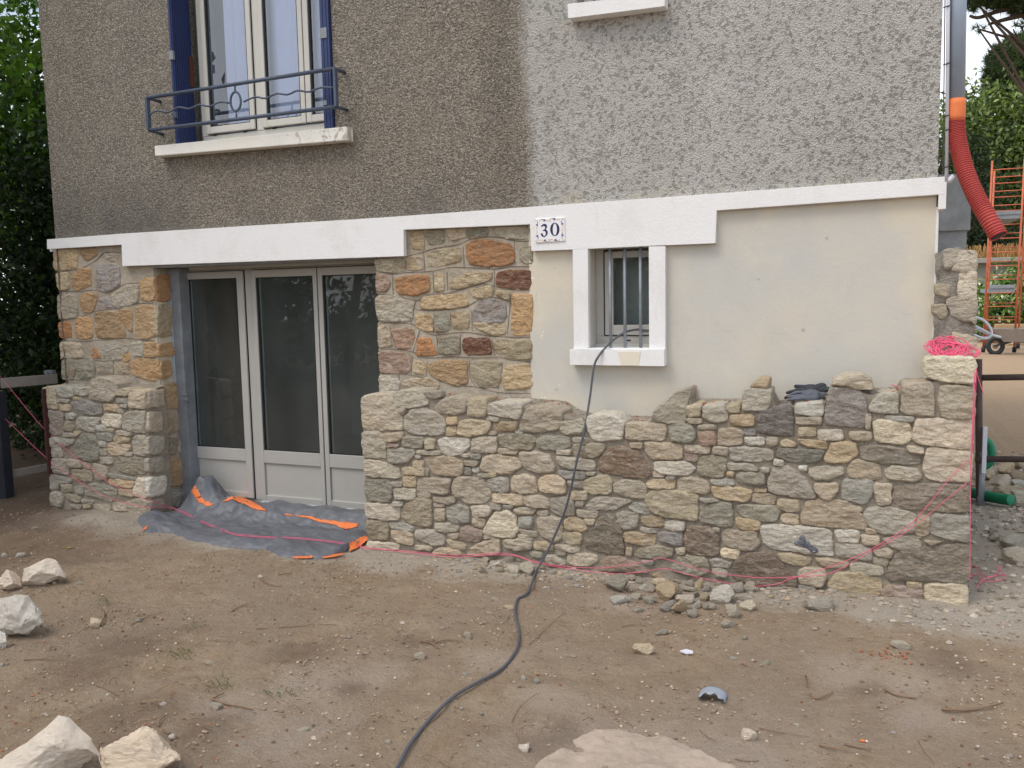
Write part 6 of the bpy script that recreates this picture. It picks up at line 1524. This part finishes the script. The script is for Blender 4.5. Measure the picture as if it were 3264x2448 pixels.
m = MB(); x, y, z = wc; m.add([(x+.15, y-.15, z+.1), (x+.75, y-.15, z+.1), (x+.75, y+.25, z+.1), (x+.15, y+.25, z+.1), (x-.05, y-.28, z+.42), (x+.95, y-.28, z+.42), (x+.95, y+.38, z+.42), (x-.05, y+.38, z+.42)], [(0, 3, 2, 1), (0, 1, 5, 4), (1, 2, 6, 5), (2, 3, 7, 6), (3, 0, 4, 7)]); o = m.build('tray', M['greywood'], bw); o.modifiers.new('s', 'SOLIDIFY').thickness = .01
for u, w, wd, hg, lb in ((3196, 1098, .75, .42, 'brown cardboard box under the shrub, left one'), (3222, 1100, .7, .5, 'brown cardboard box under the shrub, right one')):
    c = G(u, w); m = MB(); m.box((c[0]-wd/2, c[1]+1, 0), (c[0]+wd/2, c[1]+1.5, hg)); m.add([(c[0]-wd/2, c[1]+1, hg), (c[0]+wd/2, c[1]+1, hg), (c[0]+wd/2, c[1]+.8, hg+.12), (c[0]-wd/2, c[1]+.8, hg+.12)], [(0, 1, 2, 3)]); tag(m.build('cardboard_box', simple('cardboard', lin(120, 92, 66), .9, 0, 10, .15, 0), None, bevel=.01), lb, 'box')
A = pz(3175, 1050, 22.5); m = MB(); m.box((A[0], 22.5, A[2]), (A[0]+4, 22.9, A[2]+.14)); m.box((A[0]+.2, 22.55, 0), (A[0]+.35, 22.85, A[2]-.001)); m.box((A[0]+2.2, 22.55, 0), (A[0]+2.35, 22.85, A[2]-.001)); tag(m.build('timber_bench', M['wood'], None, bevel=.01), 'long pale timber plank resting on blocks under the shrub', 'timber')
# ---------------------------------------------------------------- fence at left
fz = .75
p0, p1 = P(*v4(5, 965), .10), None
tl = GG(20, 1585)
fn = thing('garden_fence', 'low grey board fence between dark post and thin red post left of the pillar', 'fence', (float(p0[0]), .1, 0))
zt0 = float(P(3, 1222, .10)[2]); e0 = P(3, 1222, .10); e1 = G(182, 1207, zt0)
def board(a, b, z, hgt, th=.03):
    a, b = Vector((a[0], a[1], z)), Vector((b[0], b[1], z)); d = (b-a).normalized(); n_ = Vector((-d.y, d.x, 0))*th/2; mb = MB()
    vs = [a-n_, b-n_, b+n_, a+n_]; mb.add([(v.x, v.y, z-hgt/2) for v in vs]+[(v.x, v.y, z+hgt/2) for v in vs], [(0, 1, 5, 4), (1, 2, 6, 5), (2, 3, 7, 6), (3, 0, 4, 7), (4, 5, 6, 7), (3, 2, 1, 0)]); return mb
board(e0, e1, zt0, .085).build('top_board', M['greywood'], fn, bevel=.004)
zb0 = float(P(27, 1512, .10)[2]); f0 = P(27, 1512, .10); f1 = G(155, 1489, zb0); board(f0, e1 if False else f1, zb0, .065).build('bottom_board', M['greywood'], fn, bevel=.004)
a = P(22, 1560, .06); m = MB(); m.box((a[0]-.30, .02, -.05), (a[0]+.035, .10, zt0-.06)); m.build('dark_post', M['dwood'], fn, bevel=.004)
a = G(141, 1240, zt0); m = MB(); m.box((a[0]-.012, a[1]-.02, .3), (a[0]+.008, a[1]+.02, zt0)); m.build('red_post', M['redpost'], fn, bevel=.003)
a = e1; m = MB(); m.box((a[0]-.12, a[1]-.03, zt0+.045), (a[0]-.02, a[1]+.01, zt0+.075)); m.tube([(a[0]-.07, a[1]-.04, zt0+.06), (a[0]-.07, a[1]-.04, zt0-.08)], .008, 8); m.build('latch', M['galv'], fn)
# ---------------------------------------------------------------- trees
def leafcloud(rr, blobs, n, size, cols, droop=.3, asp=.55, fold=.25, clump=None):
    """n leaf faces scattered through ellipsoid blobs (cx,cy,cz,rx,ry,rz)"""
    rg_ = np.random.default_rng(rr); B = np.array([b[:6] for b in blobs], float); vol = B[:, 3]*B[:, 4]*B[:, 5]; pr_ = vol/vol.sum()
    if clump:
        nc = max(1, n//clump); ib = rg_.choice(len(B), nc, p=pr_); d = rg_.normal(size=(nc, 3)); d /= np.linalg.norm(d, axis=1)[:, None]; rad = rg_.uniform(.25, 1, nc)**.5
        cc = B[ib, :3]+d*B[ib, 3:6]*rad[:, None]; cs_ = size*rg_.uniform(2.2, 4.2, nc); tone = rg_.uniform(.6, 1.35, nc)
        j = np.repeat(np.arange(nc), clump); n = len(j); q_ = rg_.normal(size=(n, 3))*np.array([1, 1, .7]); ctr = cc[j]+q_*cs_[j][:, None]*.6; tn = tone[j]
    else:
        ib = rg_.choice(len(B), n, p=pr_); d = rg_.normal(size=(n, 3)); d /= np.linalg.norm(d, axis=1)[:, None]; rad = rg_.uniform(.15, 1, n)**.5; ctr = B[ib, :3]+d*B[ib, 3:6]*rad[:, None]; tn = rg_.uniform(.8, 1.2, n)
    ax = rg_.normal(size=(n, 3)); ax[:, 2] -= droop; ax /= np.linalg.norm(ax, axis=1)[:, None]; t = rg_.normal(size=(n, 3)); t[:, 2] += 1.2
    sd_ = np.cross(ax, t); sd_ /= np.linalg.norm(sd_, axis=1)[:, None]; up = np.cross(sd_, ax); L = size*rg_.uniform(.6, 1.25, n)[:, None]; Wd = L*asp*.5
    v0 = ctr; v1_ = ctr+ax*L*.5+sd_*Wd+up*L*fold*.3; v2_ = ctr+ax*L; v3_ = ctr+ax*L*.5-sd_*Wd+up*L*fold*.3
    V = np.stack([v0, v1_, v2_, v3_], 1).reshape(-1, 3); F = np.arange(n*4).reshape(-1, 4)
    C_ = np.array(cols)[rg_.integers(0, len(cols), n)]*(tn*rg_.uniform(.8, 1.2, n))[:, None]; C_ = np.repeat(np.clip(C_, 0, 1), 4, axis=0)
    return V, F, C_
def crown_obj(parent, V, F, C_, mat, name='crown'):
    me = bpy.data.meshes.new(name); me.vertices.add(len(V)); me.vertices.foreach_set('co', V.astype(np.float32).ravel()); k = F.shape[1]
    me.loops.add(F.size); me.loops.foreach_set('vertex_index', F.ravel().astype(np.int32)); me.polygons.add(len(F)); me.polygons.foreach_set('loop_start', (np.arange(len(F))*k).astype(np.int32)); me.polygons.foreach_set('loop_total', np.full(len(F), k, dtype=np.int32)); me.update(calc_edges=True)
    ca = me.color_attributes.new('Col', 'FLOAT_COLOR', 'POINT'); arr = np.ones((len(V), 4), dtype=np.float32); arr[:, :3] = C_; ca.data.foreach_set('color', arr.ravel()); me.materials.append(mat)
    o = bpy.data.objects.new(name, me); S.collection.objects.link(o); o.parent = parent; o.location = -worldloc(parent); return o
def limbs(parent, base, blobs, r, rr, mat=None, lean=(0, 0)):
    rg_ = random.Random(rr); m = MB(); zt = max(b[2] for b in blobs); tops = (base[0]+lean[0], base[1]+lean[1], zt*.8)
    tr = smooth_path([base, (base[0]*.6+tops[0]*.4+rg_.uniform(-.1, .1), base[1]*.6+tops[1]*.4, zt*.35), tops], 6); m.tube(tr, r, 10, rf=lambda t, i: r*(1.15-.8*t))
    for b in blobs:
        for _ in range(2):
            s_ = tr[rg_.randrange(len(tr)//3, len(tr))]; e_ = Vector((b[0]+rg_.uniform(-.6, .6)*b[3], b[1]+rg_.uniform(-.6, .6)*b[4], b[2]+rg_.uniform(-.3, .6)*b[5])); md_ = (s_+e_)/2+Vector((rg_.uniform(-.15, .15), rg_.uniform(-.15, .15), rg_.uniform(0, .2)))*b[3]
            m.tube(smooth_path([s_, md_, e_], 4), r*.3, 6, rf=lambda t, i: r*(.42-.34*t))
    return m.build('trunk', mat or M['bark'], parent, smooth=True)
DG = [lin(36, 54, 30), lin(46, 66, 36), lin(28, 42, 26), lin(60, 82, 42)]; MG = [lin(84, 118, 58), lin(104, 138, 66), lin(70, 100, 52), lin(128, 158, 84)]; LG = [lin(74, 102, 46), lin(104, 136, 56), lin(56, 80, 38)]
PG = [lin(64, 82, 48), lin(80, 98, 56), lin(52, 68, 42)]
def tree(name, label, base, blobs, n, size, cols, r=.1, seed=1, cat='tree', clump=9, asp=.5, group=None, mat=None):
    t = thing(name, label, cat, base, group); limbs(t, base, blobs, r, seed); V, F, C_ = leafcloud(seed, blobs, n, size, cols, clump=clump, asp=asp); crown_obj(t, V, F, C_, mat or M['leaf']); return t
# left side
tree('laurel_shrub', 'dark broadleaved shrub filling the left edge beside the house corner', (-7.6, 1.6, 0), [(-7.5, 1.6, 1.3, .8, .8, 1.2), (-7.3, 1.9, 2.6, .9, .8, 1.0), (-6.75, 2.4, 1.0, .6, .8, 1.0), (-8.3, 1.4, 2.0, .9, .9, 1.5), (-7.0, 3.0, 2.3, .8, .9, 1.2), (-7.4, 2.0, .35, 1.2, .7, .4), (-9, 2.2, .4, 1.5, .8, .5)], 34000, .085, DG, .08, 2)
tree('broadleaf_tree', 'leafy tree with bright leaves at the top left', (-8.4, 3.2, 0), [(-8.3, 2.6, 4.6, 1.7, 1.4, 1.5), (-7.2, 3.2, 3.8, 1.0, 1.0, .9), (-9.6, 2.4, 3.6, 1.3, 1.2, 1.3)], 16000, .11, LG+MG[:2], .12, 3, group='trees left of the house')  # lighter leaf greens than the shrub beside it
tree('broadleaf_tree', 'tall dark tree standing behind the left shrub', (-9.6, 5.0, 0), [(-9.8, 5, 4.0, 2.0, 1.6, 2.6), (-8.8, 5.6, 1.8, 1.8, 1.3, 1.8), (-11.5, 4.5, 2.6, 1.8, 1.6, 2.4), (-7.6, 6.4, 3.2, 1.3, 1.2, 1.8)], 22000, .13, DG, .16, 4, group='trees left of the house')
tree('hedge_shrub', 'dense dark hedge shrub closing the view behind the left fence', (-11, 8, 0), [(-12, 8.5, 1.6, 2.2, 1.2, 1.9), (-9.2, 9.2, 1.6, 2.0, 1.2, 1.9), (-15, 7.5, 2.0, 2.2, 1.4, 2.4), (-12.5, 9, 4.2, 2.6, 1.4, 2.2)], 22000, .16, DG, .12, 5)
# behind the photographer, to the left: mirrored in the panes, shading the left side
def needles(blobs, n, L, cols, seed, th=.006):
    rg_ = np.random.default_rng(seed); B = np.array(blobs, float); vol = B[:, 3]*B[:, 4]*B[:, 5]; nt_ = n//26; ib = rg_.choice(len(B), nt_, p=vol/vol.sum()); d = rg_.normal(size=(nt_, 3)); d /= np.linalg.norm(d, axis=1)[:, None]
    ctr = B[ib, :3]+d*B[ib, 3:6]*(rg_.uniform(.2, 1, nt_)**.5)[:, None]; tone = rg_.uniform(.6, 1.35, nt_); j = np.repeat(np.arange(nt_), 26); m_ = len(j); a = rg_.normal(size=(m_, 3)); a[:, 2] += .5; a /= np.linalg.norm(a, axis=1)[:, None]
    s_ = np.cross(a, rg_.normal(size=(m_, 3))); s_ /= np.linalg.norm(s_, axis=1)[:, None]; Ls = L*rg_.uniform(.7, 1.2, m_)[:, None]; c0 = ctr[j]
    V = np.stack([c0-s_*th, c0+s_*th, c0+a*Ls], 1).reshape(-1, 3); F = np.arange(m_*3).reshape(-1, 3); C_ = np.array(cols)[rg_.integers(0, len(cols), m_)]*(tone[j]*rg_.uniform(.8, 1.2, m_))[:, None]; return V, F, np.repeat(np.clip(C_, 0, 1), 3, axis=0)
def pine(label, base, blobs, n, L, seed, r, th=.006, group=None, lean=(0, 0)):
    t = thing('pine_tree', label, 'tree', base, group); limbs(t, base, blobs, r, seed, lean=lean); V, F, C_ = needles(blobs, n, L, PG, seed, th); crown_obj(t, V, F, C_, M['needle']); return t
pine('pine tree whose needles are mirrored in the right pane of the upstairs window', (-9.0, -8.2, 0), [(-7.7, -8, 5.6, .75, .8, .7), (-7.5, -8.2, 7.4, .8, .8, 1.0), (-7.9, -8, 4.4, .8, .8, .4), (-10.4, -8.2, 4.35, .55, .6, .22)], 26000, .20, 21, .10, .007, lean=(1.4, 0))
tree('broadleaf_tree', 'dark leafy tree mirrored in the door glass, its crown extended to shade the left', (-9.5, -4.4, 0), [(-7.6, -1.3, 3.4, 1.1, 1.0, 1.7), (-9.6, -2.0, 3.4, 1.6, 1.6, 2.0), (-8.3, -.5, 5.2, 1.4, 1.1, 1.3), (-9.6, -4.4, 1.5, 1.5, 1.6, 1.3), (-10.8, -3.4, 2.2, 1.5, 1.6, 1.4), (-10.0, -5.8, 2.2, 1.4, 1.5, 1.0)], 30000, .16, DG, .12, 7, group='trees left of the house')  # upper crown blobs added out of view to darken the left side
tree('hedge_shrub', 'long dark hedge mirrored low in the door glass', (-12, -9, 0), [(-12, -9, 1.2, 2.6, 2.0, 1.4), (-8.5, -12, 1.2, 2.6, 1.6, 1.5), (-4.5, -13.5, 1.2, 2.8, 1.5, 1.5)], 15000, .2, DG, .1, 8)
# right side background
def pb(px, py, Y, rx, ry, rz):
    p = P(px, py, Y); return (float(p[0]), Y, float(p[2]), rx, ry, rz)
b = P(3225, 1000, 24.5); tree('flowering_shrub', 'light green shrub with small white blossom heads growing through the orange frames', (float(b[0]), 24.5, 0), [pb(3130, 1000, 24.5, .35, .4, .5), pb(3185, 1020, 24.5, .8, .5, .55), pb(3250, 960, 24.5, .8, .6, .8), pb(3300, 960, 24.5, .9, .5, 1.2)], 7000, .17, MG+[lin(214, 216, 190)], .05, 9, 'shrub')
b = P(3150, 700, 33); tree('robinia_tree', 'airy mid-green tree filling the middle of the gap on the right', (float(P(3230, 1000, 33)[0]), 33, 0), [pb(3130, 470, 33, 1.7, 1.4, 1.7), pb(3210, 400, 33, 2.0, 1.4, 1.6), pb(3270, 560, 33, 1.9, 1.4, 2.0), pb(3170, 590, 33, 1.5, 1.2, 1.4), pb(3100, 400, 33, 1.4, 1.2, 1.4), pb(3290, 430, 33, 1.5, 1.2, 1.5), pb(3110, 560, 33, 1.2, 1.0, 1.2)], 22000, .22, [lin(92, 112, 66), lin(116, 134, 80), lin(78, 96, 58), lin(144, 156, 104)], .18, 10, group='trees behind the right yard')
tree('conifer_tree', 'dark dense tree behind the red hose', (float(P(3095, 1000, 29)[0]), 29, 0), [pb(3100, 720, 29, 1.1, .9, 1.7), pb(3120, 840, 29, 1.0, .9, 1.3), pb(3080, 880, 29, 1.1, .9, 1.4), pb(3165, 790, 30, .8, .7, .8), pb(3060, 560, 30, 1.1, 1, 1.6)], 16000, .14, [lin(40, 54, 34), lin(52, 68, 42), lin(34, 46, 30)], .15, 11, group='trees behind the right yard')
tree('far_tree', 'pale sparse tree showing sky behind the upper rungs', (float(P(3230, 1000, 40)[0]), 40, 0), [pb(3160, 800, 40, 2.2, 1.5, 1.4), pb(3240, 780, 40, 2.2, 1.5, 1.6), pb(3300, 700, 40, 2.4, 1.5, 2.2), pb(3210, 660, 40, 1.4, 1.5, 1.0)], 12000, .22, MG, .2, 12, group='trees behind the right yard')
pine('pine with a rounded top standing in the sky at the right edge', (float(P(3330, 1000, 34)[0]), 34, 0), [pb(3265, 235, 34, 1.5, 1.2, 1.0), pb(3220, 285, 34, 1.0, 1.0, .6), pb(3290, 180, 34, 1.6, 1.2, .9), pb(3180, 260, 34, .45, .5, .35)], 60000, .30, 13, .22, .016, 'trees behind the right yard')
pine('near pine whose dark branches hang into the top right corner', (float(P(3600, 900, 14)[0]), 14, 0), [pb(3250, -10, 14, .6, .7, .16), pb(3160, -15, 14, .6, .6, .16), pb(3300, 0, 14, .5, .7, .25), pb(3250, 85, 14, .16, .3, .05), pb(3118, 95, 14, .10, .2, .07), pb(3105, 20, 14, .10, .2, .12)], 22000, .15, 14, .16, .007)
m = MB()
for pts in (((3330, -20), (3240, 22), (3180, 36), (3120, 56), (3090, 50)), ((3330, 30), (3250, 50), (3190, 66), (3150, 78))): m.tube(smooth_path([P(x, y, 14) for x, y in pts], 5), .045, 8, rf=lambda t, i: .06*(1-.6*t))
[o for o in bpy.data.objects if o.name.startswith('pine_tree')]; nearp = [o for o in bpy.data.objects if o.get('label', '').startswith('near pine')][0]; m.build('branch', M['bark'], nearp, smooth=True)
m = MB()
for pts in (((3350, 200), (3260, 215), (3200, 250), (3150, 280)), ((3340, 300), (3280, 300), (3210, 320))): m.tube(smooth_path([P(x, y, 33.6) for x, y in pts], 5), .1, 8, rf=lambda t, i: .13*(1-.5*t))
farp = [o for o in bpy.data.objects if o.get('label', '').startswith('pine with a rounded')][0]; m.build('branch', M['bark'], farp, smooth=True)
print('objects', len(bpy.data.objects), 'verts', sum(len(m.vertices) for m in bpy.data.meshes))
